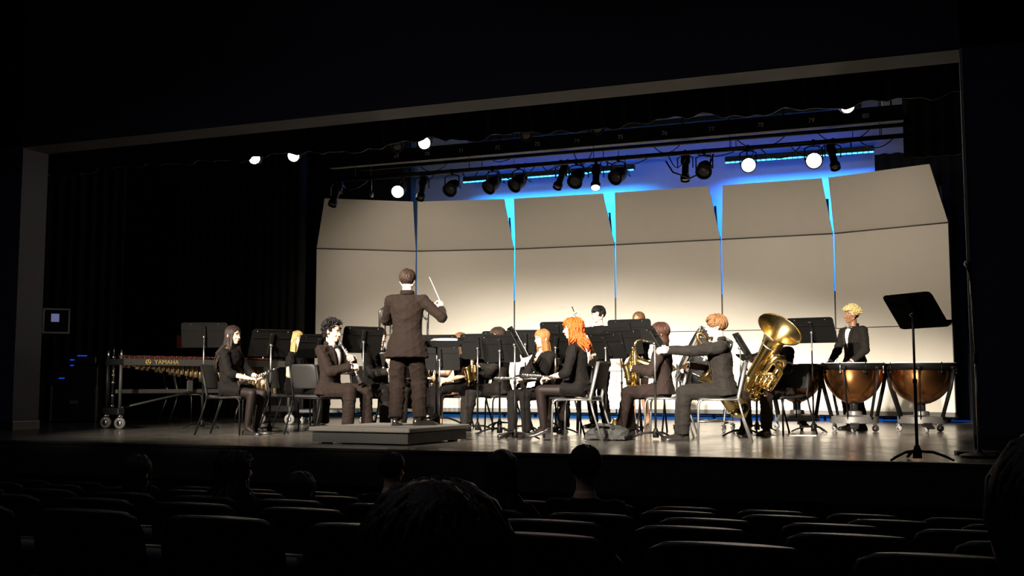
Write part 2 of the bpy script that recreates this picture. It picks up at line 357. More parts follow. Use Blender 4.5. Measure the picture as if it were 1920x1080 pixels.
for i, (x, z, k) in enumerate([(-8.95, 3.86, 's'), (-7.41, 3.86, 's'), (-6.90, 3.86, 'par'), (-6.23, 3.86, 'par'), (-5.81, 3.86, 'par'), (-5.30, 3.98, 's'), (-4.89, 3.86, 'par'), (-4.25, 3.86, 'par'), (-3.38, 3.98, 's'), (-3.00, 3.86, 'par'), (-1.30, 3.98, 's')]):
    nm = ['far left end of the lamp pipe', 'right of the leftmost lit lamp', 'third lamp from the left', 'above the shell gap near the blue strip end', 'over the third shell tower', 'left of the pair of round lamps', 'just left of the low lit lamp', 'just right of the low lit lamp', 'left of the lamp with the hanging cable', 'above a looping cable, left of the two lit lamps', 'just right of the rightmost lit lamp'][i]
    lamp('unlit black %s, %s' % ('profile spotlight' if k == 's' else 'round stage lamp', nm), x, YP + (.5 if z > 3.9 else 0), z, rnd.uniform(-25, 25), (rnd.uniform(150, 168) if k == 's' else rnd.uniform(112, 140)), False, .9 if k == 'par' else .85, kind=k)
lamp('brightly lit stage lamp at the left, above the shell corner', -7.82, YP, 3.86, 18, 112, True, .85, 40, 'par')
lamp('lit lamp hanging lowest, near the centre of the pipe', -4.59, YP, 3.84, 12, 150, True, .85, 0, 's')
lamp('lit round lamp above the fifth shell tower', -2.39, YP, 3.87, 12, 110, True, .85, 40, 'par')
lamp('lit round lamp at the right, brightest of the row', -1.51, YP, 3.87, 8, 105, True, .9, 40, 'par')
for i, (x, a, w) in enumerate([(-9.44, 100, 'leftmost lit lamp peeking under the border curtain'), (-8.76, 110, 'second lit lamp from the left under the border curtain'), (-6.63, 100, 'lit lamp under the border curtain above the raceway number 71'), (-.97, 110, 'lit lamp under the border curtain at the far right')]):
    lamp(w, x, 13.5, 4.17, 20, a, True, .75, 0, 'par', group='lamps under the border curtain')
for i, (x, w) in enumerate([(-5.12, 'half hidden lamp with a white gel edge above the middle of the raceway'), (-4.12, 'tan lamp housing peeking under the border curtain at centre'), (-7.07, 'small lamp barely showing under the border curtain, above the left raceway')]):
    lamp(w, x, 13.5, 4.17, 30, 120, False, .7, 0, 'par', group='lamps under the border curtain')
# loose cables drooping between the pipes
r2 = random.Random(21)
for i in range(19):
    x = -8.6 + i * .44 + r2.uniform(-.1, .1); w = r2.uniform(.25, .8); d = r2.uniform(.06, .22); y, z = ((YP, 3.86), (YP + .5, 3.98), (YP + .9, 4.22))[i % 3]
    pts = [(w * (k / 8 - .5), .02 * math.sin(k), -d * (1 - (2 * k / 8 - 1) ** 2)) for k in range(9)]
    o = MB().tube(pts, .008, 5).build('drooping_cable', m_black); o.location = (x, y, z)
    tag(o, 'thin black cable drooping between the lamp pipes, %s counted from the left' % (' '.join((['', 'twenty'][(i + 1) // 20] + ' ' + 'zeroth first second third fourth fifth sixth seventh eighth ninth tenth eleventh twelfth thirteenth fourteenth fifteenth sixteenth seventeenth eighteenth nineteenth'.split()[(i + 1) % 20]).split())), 'cable', 'cables drooping from the lamp pipes')
o = MB().tube([(-.35, 0, .05), (-.25, 0, -.12), (0, 0, -.22), (.25, 0, -.12), (.33, 0, .1)], .012, 6).build('drooping_cable', m_black); o.location = (-3.2, YP, 3.72); tag(o, 'long cable loop hanging below the lamp pipe right of centre', 'cable')
o = MB().tube([(0, 0, 0), (0, 0, -.42)], .006, 5).build('pull_cord', m_grey); o.location = (-8.3, YP, 4.05); MB().box((0, 0, -.45), (.05, .05, .09), bevel=.01).build('pull_weight', m_grey, o); tag(o, 'thin hanging cord with a grey weight left of the leftmost lit lamp', 'cord')
# blue cyc light strips
for i, (x0, x1, w) in enumerate([(-8.75, -5.24, 'left'), (-3.53, -.95, 'right')]):
    t = thing('cyc_light_strip', 'black light strip with a glowing blue underside, %s of the two' % w, 'light strip', ((x0 + x1) / 2, 19.6, 4.62), group='blue cyc light strips')
    L = x1 - x0
    MB().box((0, 0, .06), (L, .14, .10), bevel=.01).build('housing', m_black, t, False)
    n = int(L / .09)
    mb = MB()
    for k in range(n): mb.box((-L / 2 + (k + .5) * L / n, -.055, .0), (L / n * .8, .02, .02))
    o = mb.build('blue_diodes', m_led, t, False); o['kind'] = 'stuff'
    for sx in (-1, 1): MB().tube([(sx * L * .35, 0, .1), (sx * L * .35, 0, .26)], .015, 5).build('hanger', m_black, t)
    area('cyc_blue_light', ((x0 + x1) / 2, 19.62, 4.60), (R(25), 0, 0), L, .08, 300, (.01, .30, 1.0) if i == 0 else (.01, .18, 1.0), 120)
t = thing('cyc_light_strip', 'upper blue light strip hidden behind the numbered raceway', 'light strip', (-4.9, 19.75, 5.45), group='blue cyc light strips')
MB().box((0, 0, .06), (7.5, .14, .10), bevel=.01).build('housing', m_black, t, False)
for sx in (-3, 3): MB().tube([(sx, 0, .1), (sx, 0, 2.05)], .012, 5).build('hanger', m_black, t)
area('cyc_blue_light_upper', (-4.9, 19.8, 5.43), (R(25), 0, 0), 7.4, .08, 14, (.01, .08, 1.0), 120)

# ---------------------------------------------------------------- people
def vox(mb, size, smooth=3, wr=0.0, wscale=9.0, seed=0):
    me = mb.mesh('tmp'); o = bpy.data.objects.new('tmp', me); C.objects.link(o)
    m = o.modifiers.new('r', 'REMESH'); m.mode = 'VOXEL'; m.voxel_size = size; m.use_smooth_shade = True
    if smooth: k = o.modifiers.new('s', 'SMOOTH'); k.factor = .5; k.iterations = smooth
    dg = bpy.context.evaluated_depsgraph_get(); out = bpy.data.meshes.new_from_object(o.evaluated_get(dg))
    bpy.data.objects.remove(o); bpy.data.meshes.remove(me)
    if wr:
        n = len(out.vertices); co = np.empty(n * 3); nr = np.empty(n * 3); out.vertices.foreach_get('co', co); out.vertices.foreach_get('normal', nr)
        co = co.reshape(-1, 3); nr = nr.reshape(-1, 3); g = np.random.default_rng(seed); d = np.zeros(n)
        for k in range(9):
            w = g.normal(size=3); w[2] *= 1.3; w /= np.linalg.norm(w); f = wscale * (1.6 + .5 * k)
            ph = g.uniform(0, 6.28); q = g.normal(size=3) * 5
            c = 1 - np.abs(np.sin(co @ w * f + ph + 1.2 * np.sin(co @ q + ph)))
            m_ = .5 + .5 * np.sin(co @ (g.normal(size=3) * 7) + ph * 2)
            d += (c ** 4) * m_ / (1 + .12 * k)
        d -= d.mean()
        co += nr * (d * wr)[:, None]; out.vertices.foreach_set('co', co.ravel()); out.update()
    out.shade_smooth(); return out
def append_mesh(bm, me): bm.from_mesh(me)
def joinmeshes(name, parts, m):
    bm = bmesh.new()
    for p in parts: bm.from_mesh(p)
    me = bpy.data.meshes.new(name); bm.to_mesh(me); bm.free(); me.materials.clear(); me.materials.append(m); me.shade_smooth()
    for p in parts: bpy.data.meshes.remove(p)
    return me
SK = {'light': (.64, .38, .26), 'fair': (.74, .49, .36), 'tan': (.50, .27, .165), 'brown': (.21, .095, .05)}
def skinmat(k): return mat('skin_' + k, SK[k], .48, noise=.08, nscale=25, sss=.08)
def hairmat(nm, col): return mat('hair_' + nm, col, .5, noise=.55, nscale=140, spec=.16, stretch=(1, 1, .18), bump=.35)
HC = {'black': (.006, .005, .005), 'darkbrown': (.022, .012, .008), 'brown': (.13, .060, .028), 'auburn': (.030, .0115, .007), 'red': (.42, .060, .010), 'strawberry': (.24, .095, .032), 'blonde': (.33, .20, .08), 'lightbrown': (.105, .050, .021), 'bleached': (.72, .52, .24), 'dipdye': (.018, .011, .009), 'shadow': (.02, .014, .012)}
m_suit = mat('black_brown_suit', (.0095, .0055, .0041), .85, noise=.14, nscale=16, bump=.6, sheen=.03, spec=.12)
m_suit2 = mat('charcoal_suit', (.0085, .0070, .0060), .85, noise=.14, nscale=16, bump=.6, sheen=.03, spec=.12)
m_blackcloth = mat('black_cloth', (.0042, .0034, .0031), .85, noise=.14, nscale=18, bump=.5, sheen=.02, spec=.10)
m_shirt = mat('white_shirt', (.80, .79, .76), .8, noise=.03, nscale=60)
m_tie = mat('black_satin', (.010, .009, .010), .35, noise=.2)
m_tights = mat('sheer_black_tights', (.0085, .0048, .0042), .6, noise=.25, nscale=8, sheen=.015, spec=.15)
m_shoe = mat('black_shoe_leather', (.014, .012, .011), .22, noise=.2, coat=.4)
m_eye = mat('eye_white', (.7, .68, .64), .3, noise=.02); m_iris = mat('dark_iris', (.02, .012, .008), .2, noise=.1)
m_lips = mat('lips', (.42, .13, .10), .45, noise=.08); m_glass = mat('spectacle_frame', (.3, .26, .2), .3, .8)

def ik(A, B, l1, l2, pole):
    A = V(A); B = V(B); d = B - A; L = d.length
    if L > (l1 + l2) * .995: B = A + d.normalized() * (l1 + l2) * .995; d = B - A; L = d.length
    t = d.normalized(); x = (l1 * l1 - l2 * l2 + L * L) / (2 * L); h = math.sqrt(max(l1 * l1 - x * x, 0))
    p = V(pole); p = (p - t * p.dot(t)); p = p.normalized() if p.length > 1e-5 else t.orthogonal().normalized()
    return A + t * x + p * h, B
def hand_mesh(mb, Wp, d, n, sg, curl, s=1.0, spread=.0):
    Wp = V(Wp); d = V(d).normalized(); n = V(n); n = (n - d * n.dot(d)).normalized(); sd = d.cross(n) * sg
    M = MX((sd, d, n)).transposed()
    mb.cap(Wp - d * .05 * s, Wp + d * .02 * s, .027 * s, .027 * s, flat=(1, .78), up=sd)
    mb.ell(Wp + d * .048 * s, (.041 * s, .052 * s, .017 * s), M, 12, 8)
    for i, (o, L) in enumerate(((.029, .070), (.0095, .079), (-.0105, .074), (-.029, .057))):
        p = Wp + (d * .082 + sd * o - d * abs(o) * .25) * s; dr = (d + sd * (o * (2 + spread * 20))).normalized(); r = .0092 * s; c = curl * (1 + .06 * i)
        for f, fr, ang in ((.45, 1.0, 55), (.32, .93, 68), (.23, .84, 45)):
            ax = dr.cross(n); nn = n
            q = Q(dr.cross(n).normalized(), R(ang * c)) if dr.cross(n).length > 1e-4 else Q()
            dr = (q @ dr); e = p + dr * L * f * s
            mb.cap(p, e, r * fr, r * fr * .92, 7); p = e
            n2 = q @ n; n = n2
        n = M.col[2].copy()
    p = Wp + (d * .022 + sd * .030 + n * .006) * s; dr = (d * .55 + sd * .62 + n * (.25 + .35 * curl)).normalized()
    e = p + dr * .042 * s; mb.cap(p, e, .0125 * s, .0105 * s, 7)
    dr = (dr + d * .5 - sd * .55 * curl + n * .25 * curl).normalized(); mb.cap(e, e + dr * .030 * s, .0100 * s, .0080 * s, 7)

def hair_mesh(style, rng, fine=True):
    mb = MB(); c0 = V((0, -.012, .032)); rad = V((.079, .098, .090))
    curly = style in ('curly', 'afro', 'puffy')
    def keep(p):
        if style == 'afro': return p.z > .055 or (p.y < .03 and p.z > .0)
        if p.y > .035: return p.z > .082 - (.012 if style in ('fringe', 'bowl') else 0)
        if p.y > -.02: return p.z > (.035 if style == 'short' else .005)
        return p.z > -.055
    n = (640 if fine else 300) if not curly else (620 if style == 'afro' else 340)
    mb.ell(V((0, -.026, .046)), (.079, .088, .081), None, 16, 10)
    for i in range(n):
        z = 1 - 2 * (i + .5) / n; a = i * 2.39996; q = math.sqrt(1 - z * z)
        nd = V((q * math.cos(a), q * math.sin(a), z)); p = c0 + V((nd.x * rad.x, nd.y * rad.y, nd.z * rad.z))
        if not keep(p): continue
        nd = V((nd.x / rad.x, nd.y / rad.y, nd.z / rad.z)).normalized()
        if style in ('afro',):
            if p.z < .03: mb.ell(p, (.009,) * 3, None, 5, 4); continue
            k = p + nd * rng.uniform(.010, .036); a0 = rng.uniform(0, 6.28); u_ = nd.orthogonal().normalized(); w_ = nd.cross(u_)
            mb.tube([p] + [k + (u_ * math.cos(a0 + q * 1.3) + w_ * math.sin(a0 + q * 1.3)) * .009 + nd * q * .003 for q in range(5)], [.007, .006, .006, .006, .005, .003], 5); continue
        if style in ('curly', 'puffy'):
            h = .036 if style == 'curly' else .05
            pts = [p]; d = nd.copy()
            for k in range(4):
                d = (d + V((rng.uniform(-.9, .9), rng.uniform(-.9, .9), rng.uniform(-.6, .8)))).normalized(); pts.append(pts[-1] + d * h * .42)
            mb.tube(pts, [.010, .011, .010, .008, .003], 5); continue
        # straight hair: leave the parting, run down over the skull
        part = V((.018 if style != 'mid' else 0, .0, .0)); out = V((p.x - part.x, p.y + .02, 0)); out = out.normalized() if out.length > 1e-4 else V((0, -1, 0))
        L = {'short': .055, 'sweep': .075, 'fringe': .07, 'bowl': .085, 'bob': .22, 'shag': .09, 'wavy': .26, 'long': .46}[style]
        if style in ('bob', 'long', 'wavy', 'shag') and p.y > .03 and p.z > .09: out = V((math.copysign(1, p.x + .001) * .9, -.15, 0)).normalized()
        if style in ('fringe', 'bowl') and p.y > .0 and p.z > .06: out = V((p.x * 4, 1, 0)).normalized(); L = .055 if style == 'fringe' else .06
        if style == 'sweep' and p.y > .0: out = V((.7, .75, .25)).normalized()
        lng = style in ('bob', 'long', 'wavy', 'shag'); steps = 8 if lng else 5; lockv = rng.random(); pts = [p]; q_ = p.copy(); L *= rng.uniform(.9, 1.1)
        if lng: L += max(0.0, p.z + .02) * 1.3
        for k in range(1, steps + 1):
            on_skull = q_.z > -.045
            if on_skull:
                e = q_ - c0; nn = V((e.x / .079 ** 2, e.y / .098 ** 2, e.z / .09 ** 2)).normalized()
                dv = out * (.9 if not lng else .75) + V((0, 0, -1)) * (.55 if not lng else .8); dv = (dv - nn * dv.dot(nn))
                dv = dv.normalized() if dv.length > 1e-4 else V((0, 0, -1))
            elif style in ('long', 'wavy') and q_.z < -.10: dv = V((q_.x * 2.5, (1.5 if q_.y > -.03 else -.9), -1.0 if style == 'wavy' or q_.z > -.22 else -2.2)).normalized() if (-.15 < q_.y < (.185 if style == 'long' else .09)) else V((0, 0, -1))
            else: dv = V((q_.x * (3.0 if style == 'wavy' else 1.2), min(0, q_.y) * .6 - .02, -1)).normalized()
            q_ = q_ + dv * L / steps
            if q_.z > -.045:
                e = q_ - c0; kk = math.sqrt((e.x / .080) ** 2 + (e.y / .099) ** 2 + (e.z / .091) ** 2); lift = 1.02 + {'wavy': .22, 'shag': .16, 'sweep': .16, 'bob': .10, 'long': .14, 'bowl': .12}.get(style, .07) * lockv * min(1, k / 2.5)
                q_ = c0 + e * (lift / kk)
            elif lng:
                l_ = math.hypot(q_.x, q_.y + .02)
                if l_ < .066: q_.x *= .066 / max(l_, .01); q_.y = (q_.y + .02) * .066 / max(l_, .01) - .02
            if style == 'wavy': q_ += V((rng.uniform(-.020, .020), rng.uniform(-.020, .020), rng.uniform(-.008, .012)))
            if style == 'long' and k > 5: q_ += V((rng.uniform(-.008, .008), rng.uniform(-.006, .008), 0))
            if lng and q_.z < .05 and q_.y > .048: q_.y = .048; q_.x = math.copysign(max(abs(q_.x), .064), q_.x)
            pts.append(q_.copy())
        r0 = .0078 if fine else .0105; m_ = len(pts)
        mb.tube(pts, [r0 * (1 if q < m_ - 3 else (.9, .7, .3)[q - m_ + 3]) for q in range(m_)], 5)
    return mb

SHOE = {}
def shoe_meshes(kind):
    if kind in SHOE: return SHOE[kind]
    up = MB(); hl = .045 if kind == 'heel' else .0
    prof = [(-.075, .020, .03), (-.072, .030, .065), (-.045, .036, .080), (.0, .036, .075), (.05, .039, .058), (.10, .044, .046), (.15, .043, .038), (.185, .030, .030), (.20, .010, .022)]
    if kind in ('flat', 'heel'): prof = [(y, w * .9, (h * .75 if y < 0 else h * .62)) for y, w, h in prof]
    rs = []
    for y, w, h in prof:
        lift = hl * max(0, min(1, (.09 - y) / .12)); b = .012 + lift
        rs.append([(w * math.cos(a), y, b + (h if math.sin(a) > 0 else .004) * math.sin(a)) for a in [2 * math.pi * k / 12 for k in range(12)]])
    up.rings(rs); so = MB()
    rs = []
    for y, w, h in prof:
        lift = hl * max(0, min(1, (.09 - y) / .12)); w2 = w + .004
        rs.append([(-w2, y, lift), (w2, y, lift), (w2, y, lift + .014), (-w2, y, lift + .014)])
    so.rings(rs); so.box((0, -.05, .008 + hl / 2), (.055, .05, .018 + hl))
    SHOE[kind] = (up.mesh('shoe_upper', m_shoe), so.mesh('shoe_sole', m_shoe, False)); return SHOE[kind]

def figure(label, x, y, heading, seated=True, h=1.70, z0=0.0, lean=3, side=0, twist=0, female=False, skin='fair', hair=('short', 'brown'), head=(0, 0, 0), rh=None, lh=None,
           top='suit', bottom='trousers', shoes='oxford', suit=None, feet=None, knees=None, pz=None, py=0.0, elbow=(None, None), detail=True, group='musicians on stage', glasses=False, seed=1, hem=None, sleeve='long', bulk=1.0, shoe_yaw=(8, -8), flare=0.0, tw=0.0):
    """facing +Y in its own frame, X to the right hand side"""
    rng = random.Random(seed); s = h / 1.72; sw = (.86 if female else 1.0) * bulk
    root = thing('person', label, 'person', (x, y, z0), heading - 90, group)
    msk = skinmat(skin); suit = suit or m_suit
    if pz is None: pz = .535 if seated else .93 * s
    P = V((0, py, pz)); t = V((math.sin(R(side)), math.sin(R(lean)), math.cos(R(lean)))).normalized()
    X0 = V((1, 0, 0)); f0 = t.cross(X0).normalized(); Xs = (X0 * math.cos(R(twist)) + f0 * math.sin(R(twist))).normalized(); fs = t.cross(Xs).normalized()
    def sp(v): return P + t * v * s
    SHc = sp(.443); NB = sp(.525)
    sh = [SHc + Xs * .172 * s * sw * g for g in (1, -1)]
    hy, hp, hr = head
    HM = MX.Translation(NB + V((0, .025, .150)) * s) @ MX.Rotation(R(hy), 4, 'Z') @ MX.Rotation(R(hp), 4, 'X') @ MX.Rotation(R(hr), 4, 'Y') @ MX.Scale(s * (.97 if female else 1.0), 4)
    # arms
    arms = []
    for i, (g, hd) in enumerate(((1, rh), (-1, lh))):
        if hd is None: hd = ((g * .24, .05, (pz + .02 if not seated else .60)), (0, .2, -1), (-g, 0, 0), .35)
        e, wv = ik(sh[i], V(hd[0]), .285 * s, .25 * s, elbow[i] or (g * .75, -.55, -.75))
        arms.append((e, wv, hd))
    # legs
    legs = []
    for i, g in enumerate((1, -1)):
        hp_ = P + V((g * .088 * s, 0, -.01))
        ft = feet[i] if feet else ((g * .12, .40, .085) if seated else (g * .11, .0, .085))
        kn, an = ik(hp_, V(ft), .425 * s, .425 * s, (knees[i] if knees else ((g * .12, 1, 1.0) if seated else (g * .1, 1, .0))))
        legs.append((hp_, kn, an))
    # ---- body: trunk, arms and legs in one skin, head and hands grown from it
    b = MB()
    M3 = MX((Xs, fs, t)).transposed()
    def ring(v, rx, ry, oy=0.0, n=16, c=None): 
        c = (sp(v) if c is None else c) + fs * oy
        return [c + Xs * rx * s * math.cos(2 * math.pi * k / n) + fs * ry * s * math.sin(2 * math.pi * k / n) for k in range(n)]
    b.rings([ring(-.09, .10, .08), ring(0, .145 * sw, .10), ring(.19, .125 * sw, .085), ring(.34, .15 * sw, .10), ring(.44, .14 * sw, .085), ring(.50, .075, .065), ring(.56, .052, .055)])
    for i in (0, 1):
        e, wv, hd = arms[i]
        b.cap(sp(.42), sh[i], .06 * s, .052 * s); b.cap(sh[i], e, .050 * s * (sw * .5 + .5), .040 * s); b.cap(e, wv, .040 * s, .027 * s)
        hp_, kn, an = legs[i]
        b.cap(hp_, kn, .082 * s * sw, .056 * s); b.cap(kn, kn + (an - kn) * .45, .055 * s, .051 * s); b.cap(kn + (an - kn) * .4, an, .052 * s, .036 * s); (b.cap(an, an + V((0, .07, -.045)), .030 * s, .022 * s) if shoes == 'bareflat' else None)
    parts = [vox(b, .013, 4)]
    hb = MB(); H = lambda p: HM @ V(p); HR = HM.to_3x3()
    def he(c, r): hb.ell(H(c), r, HR, 14, 10)
    def hc(a, c, ra, rb): hb.cap(H(a), H(c), ra * s, rb * s, 8)
    he((0, -.012, .034), (.076, .095, .086)); he((0, .022, -.030), (.061, .070, .086)); he((0, .058, -.096), (.026, .024, .019))
    for g in (1, -1):
        hc((g * .054, -.01, -.05), (g * .018, .055, -.094), .018, .016); he((g * .036, .058, -.035), (.026, .026, .026)); he((g * .078, -.012, -.008), (.010, .020, .032))
        he((g * .012, .094, -.035), (.009, .010, .008)); he((g * .033, .066, .022), (.022, .017, .010))
    hc((0, .086, .004), (0, .106, -.030), .0075, .0115); he((0, .082, -.066), (.022, .012, .014))
    hb.cap(H((0, -.022, -.06)), NB + t * -.03, .051 * s * (.88 if female else 1), .056 * s * (.88 if female else 1), 12)
    parts.append(vox(hb, .0062, 2))
    hm = MB()
    for i, g in enumerate((1, -1)):
        e, wv, hd = arms[i]; hand_mesh(hm, wv, hd[1], hd[2], g, hd[3], s * (.93 if female else 1.0))
    parts.append(hm.mesh('h'))
    link('body', joinmeshes('body', parts, msk), root)
    # ---- face
    if detail:
        for g in (1, -1):
            ey = MB().ell(H((g * .031, .079, .004)), (.0125, .008, .0065), HR, 8, 6).build('eye', m_eye, root)
            MB().ell(H((g * .031, .0845, .004)), (.0058, .0045, .0060), HR, 8, 6).build('iris', m_iris, ey)
            MB().tube([H((g * .014, .089, .019)), H((g * .032, .088, .024)), H((g * .050, .074, .018))], [.0035, .0042, .002], 5).build('eyebrow', hairmat(hair[1], HC[hair[1]]), root)
        MB().tube([H((-.020, .086, -.066)), H((-.006, .0955, -.064)), H((.006, .0955, -.064)), H((.020, .086, -.066))], [.003, .006, .006, .003], 6).build('lips', m_lips, root)
        if glasses:
            gm = MB()
            for g in (1, -1): gm.tube([H((g * .032 + .022 * math.cos(a), .098, .003 + .019 * math.sin(a))) for a in [2 * math.pi * k / 12 for k in range(12)]], .0022, 5, close=True); gm.tube([H((g * .054, .096, .006)), H((g * .080, -.01, .008))], .002, 5)
            gm.tube([H((-.010, .099, .006)), H((.010, .099, .006))], .002, 5); gm.build('glasses', m_glass, root)
    hm_ = hair_mesh(hair[0], rng, True); hm_.v = [tuple(HM @ V(p)) for p in hm_.v]
    if hair[0] == 'afro':
        hm_.build('hair', hairmat(hair[1], HC[hair[1]]), root)
        sd = MB().ell(H((0, -.030, .028)), (.0815, .086, .080), HR, 16, 10); sd.build('hair_sides', hairmat('black', HC['black']), root)
    else: hm_.build('hair', hairmat(hair[1], HC[hair[1]]), root)
    # ---- clothes
    jk = MB()
    thick = .016 if top in ('suit', 'blazer') else .009
    hemv = hem if hem is not None else ((-.06 if seated else -.20) if top in ('suit', 'blazer') else -.02)
    fl_ = .02 if top in ('suit', 'blazer') else 0
    prof = [(hemv, .172 + fl_ * 1.5 + flare, .125 + fl_ + flare * .6), (0.0, .165 + fl_ * .6 + flare * .5, .120 + fl_ * .6 + flare * .3), (.10, .150, .108), (.19, .140 + fl_ * .3, .100), (.34, .170, .117), (.42, .168, .105), (.475, .125, .082), (.515, .072, .064)]
    def prx(v):
        for (a, r1, q1), (c, r2, q2) in zip(prof, prof[1:]):
            if a <= v <= c: k = (v - a) / (c - a); return (r1 + (r2 - r1) * k) * sw, q1 + (q2 - q1) * k
        return prof[-1][1] * sw, prof[-1][2]
    jk.rings([ring(v, (rx + thick * .5) * sw, ry + thick * .5) for v, rx, ry in prof])
    if female:
        for g in (1, -1): jk.ell(sp(.33) + Xs * g * .062 * s + fs * .075 * s, (.058 * s, .05 * s, .058 * s), M3)
    for i in (0, 1):
        e, wv, hd = arms[i]; k = thick
        jk.cap(sp(.425), sh[i] + t * .004, (.062 + k) * s, (.056 + k) * s)
        if sleeve == 'long': jk.cap(sh[i], e, (.052 + k) * s, (.044 + k) * s); jk.cap(e, wv - (wv - e).normalized() * .015, (.045 + k) * s, (.031 + k) * s)
        elif sleeve == 'mid': jk.cap(sh[i], e, (.052 + k) * s, (.046 + k) * s); jk.cap(e, e + (wv - e) * .25, (.046 + k) * s, (.042 + k) * s)
        else: jk.cap(sh[i], sh[i] + (e - sh[i]) * .45, (.056 + k) * s, (.056 + k) * s)
    tm = suit if top in ('suit', 'blazer') else m_blackcloth
    jn = {'suit': 'jacket', 'blazer': 'blazer', 'tee': 'tee_shirt', 'dress': 'dress_top', 'knit': 'long_sleeved_top', 'shirt': 'black_shirt'}[top]
    me = vox(jk, .0105, 3, .0085 if top in ('suit', 'blazer') else .007, 9, seed); me.materials.clear(); me.materials.append(tm); jo = link(jn, me, root)
    def fpt(v, u, off):           # a point on the chest front
        rx, ry = prx(v); q = max(0.0, 1 - (u / max(rx, 1e-4)) ** 2)
        bust = 0
        if female: bust = .035 * math.exp(-((v - .33) / .07) ** 2)
        return sp(v) + Xs * u * s + fs * ((ry + thick * .5) * math.sqrt(q) + off + bust) * s
    def vee(v0, v1, w0, w1, off, th, nv=8, nu=6):
        m_ = MB(); vs = []
        for k in (0, 1):
            for i in range(nv + 1):
                v = v0 + (v1 - v0) * i / nv; w = w0 + (w1 - w0) * i / nv
                for j in range(nu + 1): vs.append(fpt(v, w * (2 * j / nu - 1), off - th * (1 - k)))
        N = (nv + 1) * (nu + 1); fsx = []
        for i in range(nv):
            for j in range(nu):
                a = i * (nu + 1) + j; q = (a, a + 1, a + nu + 2, a + nu + 1); fsx.append(tuple(N + z for z in q)); fsx.append(q[::-1])
        return m_._add(vs, fsx)
    if top in ('suit', 'blazer'):
        vb = .20 if top == 'suit' else .24
        ins = vee(.505, vb, .058, .006, .007, .012)
        if top == 'suit': ins.build('shirt', m_shirt, root)
        else: ins.build('neckline', msk, root); vee(.36, vb, .05, .006, .010, .012).build('camisole', m_blackcloth, root)
        for g in (1, -1):
            lp = MB(); N_ = 8; vs = []
            for k in (0, 1):
                for i in range(N_ + 1):
                    q = i / N_; v = .512 + (vb - .01 - .512) * q; w = .060 + (.004 - .060) * q; lw = .016 + .040 * math.sin(min(1, q * 1.9) * math.pi * .5) * (1 - q) + .004
                    vs += [fpt(v, g * (w - .004), .012 + .004 * k), fpt(v - .006, g * (w + lw), .011 + .004 * k)]
            n2 = 2 * (N_ + 1); fx = []
            for i in range(N_):
                a = 2 * i; fx += [(n2 + a, n2 + a + 1, n2 + a + 3, n2 + a + 2), (a + 2, a + 3, a + 1, a), (a + 1, a + 3, n2 + a + 3, n2 + a + 1), (a, n2 + a, n2 + a + 2, a + 2)]
            lp._add(vs, fx).build('lapel', suit, jo)
        for v in (vb - .03, vb - .12):
            c = fpt(v, .006, .010); MB().ell(c, (.009 * s, .005 * s, .009 * s), M3, 8, 5).build('button', m_tie, jo)
        if top == 'suit':
            cr = MB().tube([NB - t * .018 * s + Xs * .060 * s * math.cos(a) + fs * .060 * s * math.sin(a) + t * (.012 * -math.sin(a)) for a in [2 * math.pi * k / 14 for k in range(14)]], .013 * s, 6, close=True, flat=(1.6, .6), up=t); cr.build('shirt_collar', m_shirt, root)
            MB().tube([NB - t * .022 * s + Xs * .073 * s * math.cos(a) + fs * (.070 * s * math.sin(a) - .004) + t * .030 * s for a in [R(160 + 220 * k / 14) for k in range(15)]], [.004] + [.016 * s] * 13 + [.004], 6, flat=(1.7, .6), up=t).build('jacket_collar', suit, jo)
            kc = fpt(.498, 0, .016); bt = MB().ell(kc, (.011 * s, .009 * s, .012 * s), M3, 8, 6)
            for g in (1, -1): bt.tube([kc + Xs * g * .008 * s, kc + Xs * g * .05 * s], [.008 * s, .024 * s], 8, flat=(1.0, .45), up=t)
            bt.build('bow_tie', m_tie, root)
        if sleeve == 'long':
            for i in (0, 1):
                e, wv, hd = arms[i]; dd = (wv - e).normalized()
                if top == 'suit': MB().tube([wv - dd * .03, wv + dd * .014], [.037 * s, .037 * s], 12).build('shirt_cuff', m_shirt, root)
    if bottom in ('trousers', 'slacks'):
        tr = MB(); tr.rings([ring(-.095, .11, .09), ring(-.05, .155 * sw, .115), ring(.03, .160 * sw, .115), ring(.13, .140 * sw, .098)])
        for hp_, kn, an in legs:
            cuff = an + (kn - an).normalized() * -.01; w = (.018 if not female else .012) + tw
            tr.cap(hp_, kn, (.088 + w * .4) * s * sw, (.062 + w) * s); tr.cap(kn, kn + (an - kn) * .5, (.061 + w) * s, (.055 + w) * s); tr.tube([kn + (an - kn) * .45, cuff], [(.056 + w) * s, (.050 + w) * s], 12)
        me = vox(tr, .0115, 3, .0095, 9, seed + 5); me.materials.clear(); me.materials.append(suit if top in ('suit',) and bottom == 'trousers' else m_blackcloth if bottom == 'slacks' else suit); link('trousers', me, root)
    elif bottom in ('skirt', 'longskirt', 'tights', 'romper', 'mini'):
        km = (legs[0][1] + legs[1][1]) / 2; L = {'skirt': .80, 'longskirt': 1.0, 'tights': .30, 'romper': .45, 'mini': .69}[bottom]; kx = abs(legs[0][1].x - legs[1][1].x) / 2
